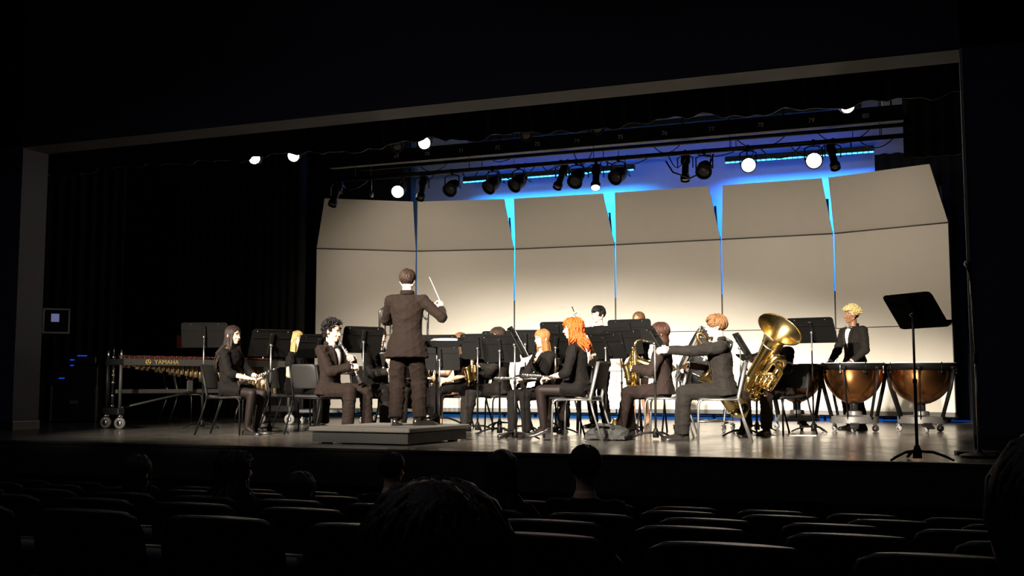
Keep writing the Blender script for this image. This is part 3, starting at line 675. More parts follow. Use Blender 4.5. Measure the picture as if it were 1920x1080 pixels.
        if bottom != 'tights':
            tr = MB(); path = [P + V((0, -.02, .10)), P + V((0, .0, .0)), P + (km - P) * .5 * L + V((0, 0, .01)), P + (km - P) * (.98 if L > .7 else L) + V((0, 0, .015))]
            wr_ = [.145, .185, .18, (.10 + kx * 1.0)]; hr_ = [.10, .12, .105, .085]
            if L >= .8 and seated:
                path += [km + V((0, .06, -.05)), km + V((0, .08, -.20 if bottom == 'skirt' else -.30))]; wr_ += [.13 + kx, .17 + kx]; hr_ += [.07, .10]
            rs = []; n = 20
            for k, c in enumerate(path):
                a = path[max(0, k - 1)]; c2 = path[min(len(path) - 1, k + 1)]; tg = (c2 - a).normalized(); up_ = tg.cross(X0).normalized() * -1
                rs.append([c + X0 * wr_[k] * s * math.cos(2 * math.pi * q / n) + up_ * hr_[k] * s * math.sin(2 * math.pi * q / n) for q in range(n)])
            tr.rings(rs); me = vox(tr, .0115, 3, .007, 11, seed + 5); me.materials.clear(); me.materials.append(m_blackcloth); link('skirt', me, root)
        if bottom in ('tights', 'romper', 'skirt', 'mini') and shoes != 'bareflat':
            tr = MB()
            if bottom == 'tights': tr.rings([ring(-.095, .11, .09), ring(-.04, .150 * sw, .112), ring(.05, .150, .11), ring(.13, .13, .095)])
            for hp_, kn, an in legs:
                tr.cap(hp_, kn, .084 * s * sw, .059 * s); tr.cap(kn, kn + (an - kn) * .45, .058 * s, .054 * s); tr.cap(kn + (an - kn) * .4, an, .055 * s, .039 * s); tr.cap(an, an + V((0, .08, -.045)), .037 * s, .030 * s)
            me = vox(tr, .011, 3); me.materials.clear(); me.materials.append(m_tights); link('tights', me, root)
    if shoes != 'bareflat' and bottom in ('trousers', 'slacks') and (shoes == 'oxford'):
        for hp_, kn, an in legs: MB().cap(an + (kn - an) * .22, an + V((0, .012, -.03)), .046 * s, .040 * s, 10).build('sock', m_blackcloth, root)
    kind = 'oxford' if shoes == 'oxford' else ('heel' if shoes == 'heel' else 'flat')
    um, sm_ = shoe_meshes(kind)
    for i, (hp_, kn, an) in enumerate(legs):
        so = link('shoe', um, root); so.location = (an.x, an.y + .01, an.z - .085); so.rotation_euler = (0, 0, R(-shoe_yaw[i])); so.scale = (s, s, s)
        link('sole', sm_, so)
    root['_wm'] = 0; del root['_wm']
    Mw = MX.Translation((x, y, z0)) @ MX.Rotation(R(heading - 90), 4, 'Z')
    mouth = HM @ V((0, .100, -.066))
    return Mw, mouth, arms, HM

# ---------------------------------------------------------------- music stands
def music_stand(label, x, y, heading, zc, tilt=25, paper=None, base_rot=0, w=.50, hh=.33, z0=0.0, knob=True):
    """heading: the direction in which the desk's front (music side) faces; zc: height of the desk centre"""
    t = thing('music_stand', label, 'music stand', (x, y, z0), heading + 90, 'music stands')     # local -Y is the music side
    zk = zc - .03
    bs = MB().lathe([(.0, .0), (.035, .0), (.035, .05), (.022, .09), (.018, .10)], 10, MX.Translation((0, 0, .02)))
    for k in range(3):
        a = R(base_rot + 120 * k); c, s_ = math.cos(a), math.sin(a)
        bs.tube([(c * .02, s_ * .02, .075), (c * .12, s_ * .12, .070), (c * .21, s_ * .21, .040), (c * .27, s_ * .27, .012)], [.018, .016, .014, .012], 6, flat=(.7, 1.2))
    bs.build('base', m_blackp, t)
    zm = min(.62, zk * .62)
    MB().cyl((0, 0, .08), (0, 0, zm), .0125, n=8).build('lower_tube', m_blackp, t)
    MB().cyl((0, 0, zm - .02), (0, 0, zm + .012), .017, n=8).build('collar', m_blackp, t)
    MB().cyl((0, 0, zm), (0, 0, zk), .0095, n=8).build('upper_tube', m_grey, t)
    MB().ell((0, .006, zk), (.022, .020, .020), None, 10, 8).build('tilt_knob', m_chrome, t)
    M = MX.Translation((0, -.028, zc)) @ MX.Rotation(R(-tilt), 4, 'X')     # desk plane: local X, Z; -Y is the music side
    dk = MB(); T3 = M.to_3x3(); T = lambda p: M @ V(p)
    c = .035; out = [(-w / 2 + c, -hh / 2), (w / 2 - c, -hh / 2), (w / 2, -hh / 2 + c * .3), (w / 2, hh / 2 - c), (w / 2 - c * .3, hh / 2 - c * .3), (w / 2 - c, hh / 2), (-w / 2 + c, hh / 2), (-w / 2 + c * .3, hh / 2 - c * .3), (-w / 2, hh / 2 - c), (-w / 2, -hh / 2 + c * .3)]
    n = len(out); vs = [T((a, -.002, b)) for a, b in out] + [T((a, .003, b)) for a, b in out]
    dk._add(vs, [tuple(range(n))[::-1], tuple(range(n, 2 * n))] + [(i, (i + 1) % n, n + (i + 1) % n, n + i) for i in range(n)])
    d = dk.build('desk', m_blackp, t, False)
    MB().box(T((0, -.03, -hh / 2 + .002)), (w - .04, .062, .004), T3).box(T((0, -.06, -hh / 2 + .012)), (w - .04, .004, .02), T3).build('lip', m_blackp, d, False)
    MB().box(T((0, .007, hh * .20)), (w - .03, .008, .014), T3).box(T((0, .006, hh / 2 - .012)), (w - .06, .006, .014), T3).build('rib', m_blackp, d, False)
    MB().box(T((0, .016, .0)), (.05, .026, hh * .74), T3, bevel=.006).build('bracket', m_blackp, d, False)
    for q in (-.19, .19): MB().ell(T((q, .004, hh * .42)), (.006, .006, .006), None, 6, 4).build('rivet', m_grey, d)
    if paper:
        for (px, pw, ph, pz_) in paper: MB().box(T((px, -.012, -hh / 2 + .006 + ph / 2 + pz_)), (pw, .004, ph), T3).build('sheet_music', m_white, d, False)
    return t

# ---------------------------------------------------------------- chairs
CH = {}
def chair(label, x, y, heading, fm='black', group='band chairs'):
    fmat = {'black': m_blackp, 'grey': m_grey}[fm]
    t = thing('band_chair', label, 'chair', (x, y, 0), heading - 90, group)
    if fm not in CH:
        d = []
        st = MB(); rs = []
        for yy, zz, w in [(-.20, .455, .20), (-.195, .475, .205), (-.08, .452, .215), (.06, .452, .22), (.16, .458, .215), (.205, .450, .205), (.215, .435, .195)]:
            rs.append([(-w, yy, zz - .022), (w, yy, zz - .022), (w, yy, zz - .004), (w * .8, yy, zz), (0, yy, zz - .006), (-w * .8, yy, zz), (-w, yy, zz - .004)])
        st.rings(rs); d.append(('seat', st.mesh('chair_seat', m_seat)))
        bk = MB(); rs = []
        for zz, w in [(.545, .17), (.56, .19), (.65, .20), (.75, .20), (.81, .19), (.835, .165)]:
            y0 = -.205 - (zz - .45) * .21
            rs.append([(w * math.sin(a), y0 - .035 * math.cos(a) + .02, zz) for a in np.linspace(-1.3, 1.3, 9)] + [(w * math.sin(a), y0 - .035 * math.cos(a) + .002, zz) for a in np.linspace(1.3, -1.3, 9)])
        bk.rings(rs); d.append(('backrest', bk.mesh('chair_backrest', m_seat)))
        for g in (-1, 1):
            d.append(('leg', MB().tube([(g * .225, .215, 0), (g * .218, .205, .38), (g * .215, .185, .425), (g * .215, .15, .435)], .0115, 8).mesh('front_leg', fmat)))
            d.append(('leg', MB().tube([(g * .230, -.335, 0), (g * .222, -.235, .30), (g * .218, -.205, .42)], .0115, 8).mesh('rear_leg', fmat)))
            d.append(('back_upright', MB().tube([(g * .218, -.205, .41), (g * .214, -.203, .47), (g * .207, -.225, .56), (g * .204, -.285, .825)], [.0115, .0115, .013, .013], 8, flat=(1, 1.5)).mesh('back_upright', fmat)))
            d.append(('seat_rail', MB().tube([(g * .215, .16, .434), (g * .216, -.205, .436)], .011, 8).mesh('seat_rail', fmat)))
        d.append(('crossbar', MB().tube([(-.215, .15, .428), (.215, .15, .428)], .009, 6).tube([(-.216, -.19, .428), (.216, -.19, .428)], .009, 6).mesh('crossbar', fmat)))
        CH[fm] = d
    for nm, me in CH[fm]: link(nm, me, t)
    return t

# ---------------------------------------------------------------- instruments
def keys(mb, pts, r, side, n=9, size=.011, stand=.012):
    """key cups and rods along a path"""
    pts = [V(p) for p in pts]; sd = V(side).normalized()
    L = [0]
    for a, b in zip(pts, pts[1:]): L.append(L[-1] + (b - a).length)
    def at(q):
        q *= L[-1]
        for i in range(len(pts) - 1):
            if q <= L[i + 1] + 1e-9: k = (q - L[i]) / max(1e-6, L[i + 1] - L[i]); return pts[i].lerp(pts[i + 1], k), (pts[i + 1] - pts[i]).normalized(), i, k
        return pts[-1], (pts[-1] - pts[-2]).normalized(), len(pts) - 2, 1
    for k in range(n):
        p, tg, i, f = at((k + .5) / n); rr = r[i] + (r[i + 1] - r[i]) * f if isinstance(r, (list, tuple)) else r
        s_ = (sd - tg * sd.dot(tg)).normalized(); s2 = tg.cross(s_); ss = (s_ + s2 * (.6 if k % 2 else -.5)).normalized()
        a = p + ss * (rr + stand * .3); b = p + ss * (rr + stand); mb.cyl(a, b, size * (1 + .25 * (k % 3)), n=8)
    for o in (.35, -.55):
        ln = []
        for k in range(8):
            p, tg, i, f = at(.04 + .92 * k / 7); rr = r[i] + (r[i + 1] - r[i]) * f if isinstance(r, (list, tuple)) else r
            s_ = (sd - tg * sd.dot(tg)).normalized(); s2 = tg.cross(s_); ln.append(p + (s_ + s2 * o).normalized() * (rr + stand * .7))
        mb.tube(ln, .0028, 5)
def clarinet(label, Mw, p0, p1, side=(0, 1, 0)):
    p0 = V(p0); p1 = V(p1); F = Mw @ frame(p0, p1 - p0, side); L = (p1 - p0).length
    t = thing('clarinet', label, 'clarinet', M=F, group='clarinets')
    MB().lathe([(.004, -.02), (.007, 0), (.010, .05), (.013, .075)], 10).build('mouthpiece', m_grena, t)
    MB().lathe([(.014, .07), (.0155, .12), (.0145, .14), (.0145, L - .13), (.016, L - .11)], 12).build('tube', m_grena, t)
    MB().lathe([(.016, L - .12), (.018, L - .08), (.026, L - .035), (.040, L), (.042, L + .004), (.036, L), (.020, L - .05), (.014, L - .1)], 16).build('bell', m_grena, t)
    rg = MB()
    for z in (.075, .14, .36, L - .115): rg.lathe([(.0165, z - .004), (.0175, z), (.0165, z + .004)], 12)
    rg.build('ferrules', m_silver, t)
    kb = MB(); keys(kb, [(0, 0, .16), (0, 0, L - .14)], .0145, (0, 1, 0), 18, .0105, .010); kb.build('keywork', m_silver, t)
def flute(label, Mw, p0, p1, up=(0, 0, 1)):
    p0 = V(p0); p1 = V(p1); F = Mw @ frame(p0, p1 - p0, up); L = (p1 - p0).length
    t = thing('flute', label, 'flute', M=F, group='flutes')
    MB().lathe([(.009, 0), (.0115, .004), (.0115, .18), (.0105, .20), (.0105, L - .004), (.009, L)], 12).build('tube', m_silver, t)
    MB().ell((0, .010, .085), (.016, .006, .022), None, 10, 6).build('lip_plate', m_silver, t)
    kb = MB(); keys(kb, [(0, 0, .24), (0, 0, L - .02)], .0105, (0, 1, 0), 15, .0085, .008); kb.build('keywork', m_silver, t)
    rg = MB()
    for z in (.0, .19, L - .12): rg.lathe([(.0125, z), (.0135, z + .006), (.0125, z + .012)], 12)
    rg.build('rings', m_silver, t)
def saxophone(label, Mw, mouth, kind='alto', off=(0, 0, 0), rot=0, M=None):
    """hangs in front of the player; own frame: origin at the mouthpiece tip, -Z down, +Y away from the player"""
    F = M if M is not None else Mw @ MX.Translation(V(mouth) + V(off)) @ MX.Rotation(R(rot), 4, 'Z')
    k = 1.0 if kind == 'alto' else 1.0
    t = thing('saxophone', label, 'saxophone', M=F, group='saxophones')
    MB().tube([(0, -.01, -.006), (0, .03, .0), (0, .085, .008)], [.005, .010, .012], 10).build('mouthpiece', m_grena, t)
    if kind == 'alto':
        nk = [(0, .075, .008), (0, .13, .020), (0, .175, .012), (0, .20, -.02), (0, .205, -.055)]; MB().tube(nk, [.009, .010, .011, .012, .013], 10).build('neck', m_brass, t)
        bp = [(0, .205, -.05), (0, .20, -.20), (0, .19, -.36), (0, .185, -.50)]; br = [.014, .020, .027, .033]
        bow = [(0, .185, -.50), (0, .195, -.545), (0, .225, -.565), (0, .255, -.545), (0, .265, -.50)]; bowr = [.033, .035, .037, .038, .039]
        bl = [(0, .265, -.50), (0, .27, -.42), (0, .282, -.34), (0, .295, -.285), (0, .305, -.255), (0, .308, -.250)]; blr = [.039, .042, .047, .053, .062, .063]
    else:
        MB().tube([(0, .075, .008), (0, .12, .02), (0, .15, .0), (0, .155, -.05)], [.011, .012, .013, .014], 10).tube([(0, .155, -.04), (0, .155, .10), (0, .175, .14), (0, .21, .14), (0, .23, .10), (0, .235, -.03), (0, .225, -.06)], [.014, .016, .018, .019, .020, .021, .022], 10).build('neck', m_brass, t)
        bp = [(0, .225, -.05), (0, .215, -.25), (0, .205, -.50), (0, .20, -.74)]; br = [.022, .032, .042, .050]
        bow = [(0, .20, -.74), (0, .21, -.80), (0, .255, -.83), (0, .30, -.80), (0, .315, -.74)]; bowr = [.050, .053, .056, .058, .060]
        bl = [(0, .315, -.74), (0, .32, -.58), (0, .33, -.42), (0, .345, -.32), (0, .362, -.265), (0, .366, -.255)]; blr = [.060, .064, .071, .084, .103, .106]
    MB().tube(bp, br, 14).build('body_tube', m_brass, t); MB().tube(bow, bowr, 14).build('bow', m_brass, t)
    inner = [(p[0], p[1] - .0, p[2]) for p in bl[::-1][:5]]; b = MB(); b.tube(bl + inner, blr + [r * .93 for r in blr[::-1][:5]], 20, cap=True, up=(1, 0, 0)); b.build('bell', m_brass, t)
    rm = MB(); e = V(bl[-1]); d = (e - V(bl[-3])).normalized(); u = d.orthogonal().normalized(); w = d.cross(u)
    rm.tube([e + (u * math.cos(a) + w * math.sin(a)) * blr[-1] for a in [2 * math.pi * q / 20 for q in range(20)]], .003, 5, close=True); rm.build('bell_rim', m_brass, t)
    kb = MB(); keys(kb, bp, br, (.4, 1, 0), 11, .014 if kind == 'alto' else .022, .014); keys(kb, bp, br, (1, -.2, 0), 7, .012, .014); keys(kb, bl[:4], blr[:4], (1, .2, 0), 3, .020 if kind == 'alto' else .032, .014); kb.build('keywork', m_brass, t)
    kg = MB(); q = V(bp[2]); kg.tube([q + V((.05, .02, .06)), q + V((.055, .03, -.04)), q + V((.05, .03, -.12))], .003, 5); kg.build('key_guard', m_brass, t)
def tuba(label, M, sc=1.0, name='tuba', cat='tuba', group=None, mx=1):
    """own frame: +Z up the bell axis, origin at the bottom bow, +Y toward the front (valve side), body offset along +X"""
    t = thing(name, label, cat, M=M, group=group); k = sc; P3 = lambda x, y, z: (x * k * mx, y * k, z * k)
    prof = [(.050, .16), (.055, .30), (.068, .48), (.088, .60), (.118, .69), (.160, .755), (.200, .79), (.222, .803), (.226, .806)]
    pin = [(r - .004, z) for r, z in prof[::-1]]
    MB().lathe([(r * k, z * k) for r, z in prof + pin], 36, None, cap=False).build('bell', m_brass, t)
    MB().tube([P3(.226 * math.cos(a), .226 * math.sin(a), .806) for a in [2 * math.pi * q / 36 for q in range(36)]], .006 * k, 6, close=True).build('bell_rim', m_brass, t)
    MB().tube([P3(.088 * math.cos(a), .088 * math.sin(a), .60) for a in [2 * math.pi * q / 24 for q in range(24)]], .006 * k, 6, close=True).build('bell_joint_ring', m_silver, t)
    MB().tube([P3(0, 0, .18), P3(0, 0, .06), P3(.03, 0, -.03), P3(.10, 0, -.075), P3(.17, 0, -.03), P3(.20, 0, .06), P3(.20, 0, .40)], [r * k for r in (.050, .050, .049, .048, .047, .046, .040)], 16).build('bottom_bow', m_brass, t)
    MB().tube([P3(.20, 0, .38), P3(.20, .0, .47), P3(.165, .03, .53), P3(.11, .06, .53), P3(.075, .075, .46), P3(.07, .08, .10), P3(.09, .085, .0), P3(.14, .085, -.02), P3(.17, .08, .03), P3(.17, .075, .34)], [r * k for r in (.040, .039, .038, .036, .034, .031, .030, .029, .028, .027)], 14).build('outer_branch', m_brass, t)
    lp = MB()
    for j, (x0, x1, yy, z0, z1, r) in enumerate([(.02, .24, .03, .02, .44, .022), (.04, .25, -.05, .05, .40, .020), (.09, .23, .10, .08, .36, .014), (.00, .12, .12, .05, .30, .013)]):
        c = []
        for q in range(16):
            a = 2 * math.pi * q / 16; cx = (x0 + x1) / 2; rx = (x1 - x0) / 2; c.append(P3(cx + rx * math.cos(a), yy, (z1 - rx if math.sin(a) > 0 else z0 + rx) + rx * math.sin(a)))
        lp.tube(c, r * k, 10, close=True)
    lp.build('inner_branches', m_brass, t)
    vs = MB(); bt = MB()
    for j in range(4):
        x = .04 + .045 * j; vs.cyl(P3(x, .13, .08), P3(x, .13, .30), .019 * k, n=12); vs.cyl(P3(x, .13, .295), P3(x, .13, .31), .022 * k, n=12); vs.cyl(P3(x, .13, .07), P3(x, .13, .085), .022 * k, n=12)
        bt.cyl(P3(x, .13, .31), P3(x, .13, .335), .004 * k, n=6); bt.cyl(P3(x, .13, .335), P3(x, .13, .342), .014 * k, n=10)
        for zz in (.14, .22): vs.tube([P3(x, .14, zz), P3(x + .01, .19, zz), P3(x + .03, .19, zz + .015), P3(x + .03, .14, zz + .02)], .008 * k, 8)
    vs.build('valve_block', m_brass, t); bt.build('valve_buttons', m_silver, t)
    MB().tube([P3(.17, .07, .33), P3(.16, .09, .44), P3(.10, .10, .50), P3(.02, -.02, .55), P3(-.04, -.12, .56)], [r * k for r in (.012, .010, .008, .007, .006)], 8).build('leadpipe', m_brass, t)
    MB().lathe([(.006 * k, 0), (.008 * k, .03 * k), (.018 * k, .06 * k), (.020 * k, .07 * k)], 12, frame(P3(-.04, -.12, .56), (-.8, -.6, .1), (0, 0, 1))).build('mouthpiece', m_silver, t)
    return t
def trumpet(label, M):
    t = thing('trumpet', label, 'trumpet', M=M, group=None)      # +Z: bell direction, origin at the bell rim
    MB().lathe([(.061, 0), (.060, -.004), (.045, -.03), (.030, -.07), (.020, -.12), (.013, -.20), (.0065, -.32), (.0062, -.40)], 24).build('bell', m_brass, t)
    MB().tube([(0, 0, -.39), (0, .01, -.42), (0, .04, -.43), (0, .07, -.42), (0, .08, -.39), (0, .08, -.22)], .0065, 8).build('rear_bow', m_brass, t)
    MB().tube([(0, .08, -.46), (0, .08, -.14), (0, .075, -.11), (0, .04, -.095), (0, .012, -.11), (0, .008, -.14), (0, .01, -.2)], .0062, 8).build('leadpipe', m_brass, t)
    vb = MB(); bt = MB()
    for j in range(3): z = -.24 - .027 * j; vb.cyl((0, -.025, z), (0, .10, z), .011, n=10); bt.cyl((0, .10, z), (0, .125, z), .003, n=6); bt.cyl((0, .125, z), (0, .129, z), .010, n=8)
    vb.build('valves', m_brass, t); bt.build('valve_buttons', m_silver, t)
    MB().lathe([(.005, 0), (.006, .03), (.013, .07), (.0135, .085)], 12, frame((0, .08, -.45), (0, 0, -1), (0, 1, 0))).build('mouthpiece', m_silver, t)
def caster(mb_w, mb_f, p, r=.045, ax=(1, 0, 0)):
    p = V(p); ax = V(ax).normalized()
    mb_w.lathe([(r * .55, -.018), (r * .95, -.016), (r, -.008), (r, .008), (r * .95, .016), (r * .55, .018)], 16, frame(p + V((0, 0, r)), ax, (0, 0, 1)))
    mb_f.lathe([(.006, -.022), (r * .5, -.02), (r * .5, .02), (.006, .022)], 12, frame(p + V((0, 0, r)), ax, (0, 0, 1)))
    for g in (-1, 1): mb_f.tube([p + V((0, 0, r)) + ax * g * .024, p + V((0, 0, r * 2.05)) + ax * g * .022], .007, 6)
    mb_f.box(p + V((0, 0, r * 2.15)), (.055, .055, .012)); mb_f.cyl(p + V((0, 0, r * 2.1)), p + V((0, 0, r * 2.6)), .012, n=8)
def timpano(label, x, y, Rm, rz=0, yellow=False):
    t = thing('timpani_drum', label, 'timpani', (x, y, 0), rz, 'timpani')
    zr = .845; b = Rm * .955
    prof = [(.02, zr - b * .98 - .0), (b * .25, zr - b * .955)] + [(b * math.sin(q), zr - .04 - (.355 + .25 * b) * math.cos(q)) for q in np.linspace(.45, math.pi / 2, 9)] + [(b, zr - .01)]
    prof[0] = (.03, prof[2][1] - .048); prof[1] = (b * .26, prof[2][1] - .035)
    MB().lathe(prof, 40).build('copper_bowl', m_copper, t)
    MB().lathe([(Rm * .93, zr - .070), (Rm * .985, zr - .072), (Rm * 1.0, zr - .03), (Rm * 1.02, zr - .006), (Rm * 1.02, zr + .012), (Rm * .985, zr + .014), (Rm * .97, zr + .004)], 40).build('hoop', m_blackp, t)
    MB().lathe([(.001, zr + .008), (Rm * .9, zr + .008), (Rm * .985, zr + .020), (Rm * .99, zr + .016), (Rm * .98, zr + .003), (.001, zr + .001)], 40).build('drum_head', m_drumhead, t)
    for k in range(8):
        a = 2 * math.pi * (k + .5) / 8; c, s_ = math.cos(a), math.sin(a); q = MB()
        q.cyl((c * Rm * 1.0, s_ * Rm * 1.0, zr - .10), (c * Rm * 1.0, s_ * Rm * 1.0, zr + .024), .006, n=6); q.box((c * Rm * 1.0, s_ * Rm * 1.0, zr - .10), (.025, .025, .03)); q.build('tension_lug', m_chrome if k % 2 else m_blackp, t)
    br = .235
    for k in range(6):
        a = 2 * math.pi * (k + .25) / 6; c, s_ = math.cos(a), math.sin(a)
        MB().tube([(c * Rm * 1.06, s_ * Rm * 1.06, zr - .06), (c * (Rm * .95), s_ * (Rm * .95), zr - .28), (c * (br + .04), s_ * (br + .04), .17)], .019, 6, flat=(1.35, .55), up=(c, s_, 0)).build('strut', m_blackp, t)
        MB().box((c * Rm * 1.035, s_ * Rm * 1.035, zr - .045), (.05, .05, .04)).build('strut_bracket', m_blackp, t)
    MB().lathe([(.02, .115), (br + .06, .115), (br + .06, .195), (br, .205), (.10, .215), (.09, .26), (.02, .27)], 14).build('base', mat('cast_grey_base', (.12, .115, .11), .4, .5, noise=.2), t, auto=30)
    MB().lathe([(.02, .25), (.05, .26), (.05, .34), (.07, .37)], 12).build('centre_post', m_black, t)
    pd = MB().box((0, -br - .12, .085), (.09, .20, .02), MX.Rotation(R(12), 3, 'X')).box((0, -br - .02, .10), (.10, .10, .05)); pd.build('pedal', m_blackp, t, False)
    for k in range(3):
        a = 2 * math.pi * k / 3 + R(28); p = V((math.cos(a) * (br + .05), math.sin(a) * (br + .05), 0)); w = MB(); f = MB(); caster(w, f, p, .043, (math.cos(a + 1.2), math.sin(a + 1.2), 0))
        c_ = w.build('caster', m_rubber, t); f.build('caster_fork', m_chrome, c_)
    return t

# ================================================================ the band
def on(M, p): return M @ V(p)
# ---- podium and conductor
t = thing('conductor_podium', 'low grey carpeted podium under the conductor', 'podium', (-5.31, 10.08, 0), -3)
MB().box((0, 0, .068), (1.10, 1.24, .10)).build('riser_box', mat('podium_black_side', (.012, .0115, .011), .6, noise=.2), t, False)
MB().box((0, 0, .148), (1.16, 1.30, .045), bevel=.008).build('carpet_top', m_carpet, t, False)
ft = MB()
for a in (-.45, .45):
    for b in (-.5, .5): ft.box((a, b, .01), (.08, .08, .02))
ft.build('foot_pads', m_black, t, False)
Mw, mo, ar, HM = figure('conductor in a dark suit seen from behind, baton raised, standing on the podium', -5.13, 10.05, 108, False, 1.61, .1705, 2, skin='fair', hair=('short', 'darkbrown'), head=(-8, -4, 0),
    rh=((.335, .20, 1.215), (-.1, .35, .95), (-.6, .6, .2), .75), lh=((-.10, .36, 1.10), (.2, .9, .3), (.3, 0, -1), .4), elbow=((.9, -.1, -.8), (-.9, -.2, -.6)), feet=((.135, .04, .085), (-.10, -.03, .085)), seed=3, hem=-.19, shoe_yaw=(55, 5), bulk=1.04, flare=.035, tw=.012)
W_ = ar[0][1]; p0 = W_ + V((-.01, .06, .06)); F = Mw @ frame(p0, (-.20, .10, .42), (0, 1, 0))
t = thing('conductor_baton', 'thin white baton in the conductor\'s raised hand', 'baton', M=F)
MB().tube([(0, 0, 0), (0, 0, .33)], [.0045, .002], 6).build('shaft', m_white, t); MB().lathe([(.004, -.05), (.011, -.035), (.010, -.01), (.004, .0)], 8).build('grip', m_white, t)
music_stand('flat topped stand in front of the conductor, holding a score', -4.99, 10.48, -70, .87, 72, [(0, .44, .28, 0)], 20, .56, .36, .1705)

# ---- girl with dark hair and clarinet on her lap
chair('black chair of the long haired girl at the left', -7.93, 10.92, 14)
Mw, mo, ar, HM = figure('girl with long black hair in black knit and skirt, clarinet across her lap', -7.98, 10.92, 2, True, 1.66, 0, 3, female=True, skin='light', hair=('long', 'dipdye'), head=(-8, -3, 0),
    rh=((.10, .37, .665), (-.55, .75, -.1), (-.3, .1, -1), .6), lh=((-.10, .40, .66), (.45, .75, -.2), (.3, .1, -1), .6), top='knit', bottom='mini', shoes='flat', sleeve='mid', feet=((.10, .36, .085), (-.085, .36, .085)), seed=11, py=.02)
clarinet('silver keyed clarinet resting on the lap of the long haired girl', Mw, (-.16, .62, .80), (.18, .28, .60))
music_stand('music stand at the far left behind the long haired girl', -9.42, 12.35, 112, 1.275, 12, None, 40, .64, .35)
music_stand('music stand just right of the long haired girl', -7.61, 11.28, 141, 1.10, 34, None, 10, .50, .39)

# ---- girl with the fair ponytail, second row
chair('black chair of the fair haired girl in the second row', -8.20, 12.62, 12)
Mw, mo, ar, HM = figure('fair haired girl in a black tee shirt behind the music stands, flute on lap', -8.13, 12.60, 8, True, 1.70, 0, 2, female=True, skin='fair', hair=('bob', 'blonde'), head=(-30, 0, 0),
    rh=((.15, .26, .66), (-.3, .9, -.25), (0, 0, -1), .6), lh=((-.14, .33, .66), (.3, .9, -.2), (0, 0, -1), .6), top='tee', bottom='slacks', shoes='flat', sleeve='short', seed=12)
flute('silver flute on the lap of the fair haired girl', Mw, (.36, .22, .66), (-.24, .42, .66))
music_stand('music stand hiding the face of the fair haired girl', -7.38, 12.0, 139, 1.08, 38, None, 30, .52, .37)

# ---- boy playing clarinet, bow tie
chair('black chair behind the clarinet boy, its back toward us', -7.02, 11.42, 82)
Mw, mo, ar, HM = figure('boy with curly black hair and bow tie playing a clarinet', -6.80, 11.30, -8, True, 1.76, 0, 2, skin='light', hair=('curly', 'black'), head=(6, -8, 0),
    rh=((.045, .36, .80), (-.70, .45, .1), (-.5, -.3, -.4), .75), lh=((-.06, .31, .90), (.75, .50, .1), (.5, -.4, -.3), .75), seed=13, feet=((.14, .40, .085), (-.16, .46, .085)))
clarinet('black clarinet played by the boy with the bow tie', Mw, mo + V((0, -.01, .0)), mo + V((-.01, .33, -.54)))
music_stand('music stand in front of the clarinet boy', -6.59, 11.75, 145, 1.142, 18, None, 60, .54, .34)

# ---- second clarinettist
chair('black chair of the clarinettist half hidden behind a stand', -6.80, 12.45, -25)
Mw, mo, ar, HM = figure('suited clarinettist whose face is hidden behind a music stand', -6.76, 12.42, -30, True, 1.70, 0, 2, skin='fair', hair=('short', 'darkbrown'), head=(0, -6, 0),
    rh=((.05, .34, .76), (-.70, .45, .1), (-.5, -.3, -.4), .75), lh=((-.05, .30, .90), (.75, .50, .1), (.5, -.4, -.3), .75), seed=14, suit=m_suit2)
clarinet('clarinet held upright beside the conductor\'s trouser leg', Mw, mo + V((0, 0, 0)), mo + V((0, .27, -.57)))

# ---- player behind the conductor's legs
chair('black chair behind the conductor', -6.70, 13.42, -70)
Mw, mo, ar, HM = figure('seated flutist in black almost hidden behind the conductor', -6.72, 13.40, -65, True, 1.62, 0, 2, female=True, skin='tan', hair=('bob', 'darkbrown'), rh=((.12, .30, .66), (-.3, .9, -.2), (0, 0, -1), .6), lh=((-.10, .34, .67), (.3, .9, -.2), (0, 0, -1), .6), top='knit', bottom='skirt', shoes='bareflat', seed=15)
flute('silver flute pointing right behind the conductor\'s legs', Mw, (.30, .36, .665), (-.34, .40, .675))
music_stand('music stand just right of the conductor\'s jacket', -5.98, 12.6, 100, 1.07, 18, None, 0)
music_stand('low music stand half hidden by the conductor\'s score stand', -5.72, 12.1, 92, .92, 10, None, 30, .50, .31)

# ---- trumpet girl
chair('black chair of the girl with the trumpet', -6.04, 13.56, -120)
Mw, mo, ar, HM = figure('girl in a black dress with bare arms holding a trumpet, face behind a stand', -6.06, 13.54, -128, True, 1.66, 0, 2, female=True, skin='tan', hair=('bob', 'brown'), rh=((.10, .34, .72), (-.3, .6, -.6), (-.7, 0, -.4), .6), lh=((-.16, .32, .64), (.2, .9, -.3), (0, 0, -1), .35), top='dress', bottom='longskirt', shoes='bareflat', sleeve='short', seed=16)
trumpet('brass trumpet standing bell down on the lap of the girl in the dress', Mw @ frame((.10, .40, .60), (0, .15, -1), (0, 1, 0)))

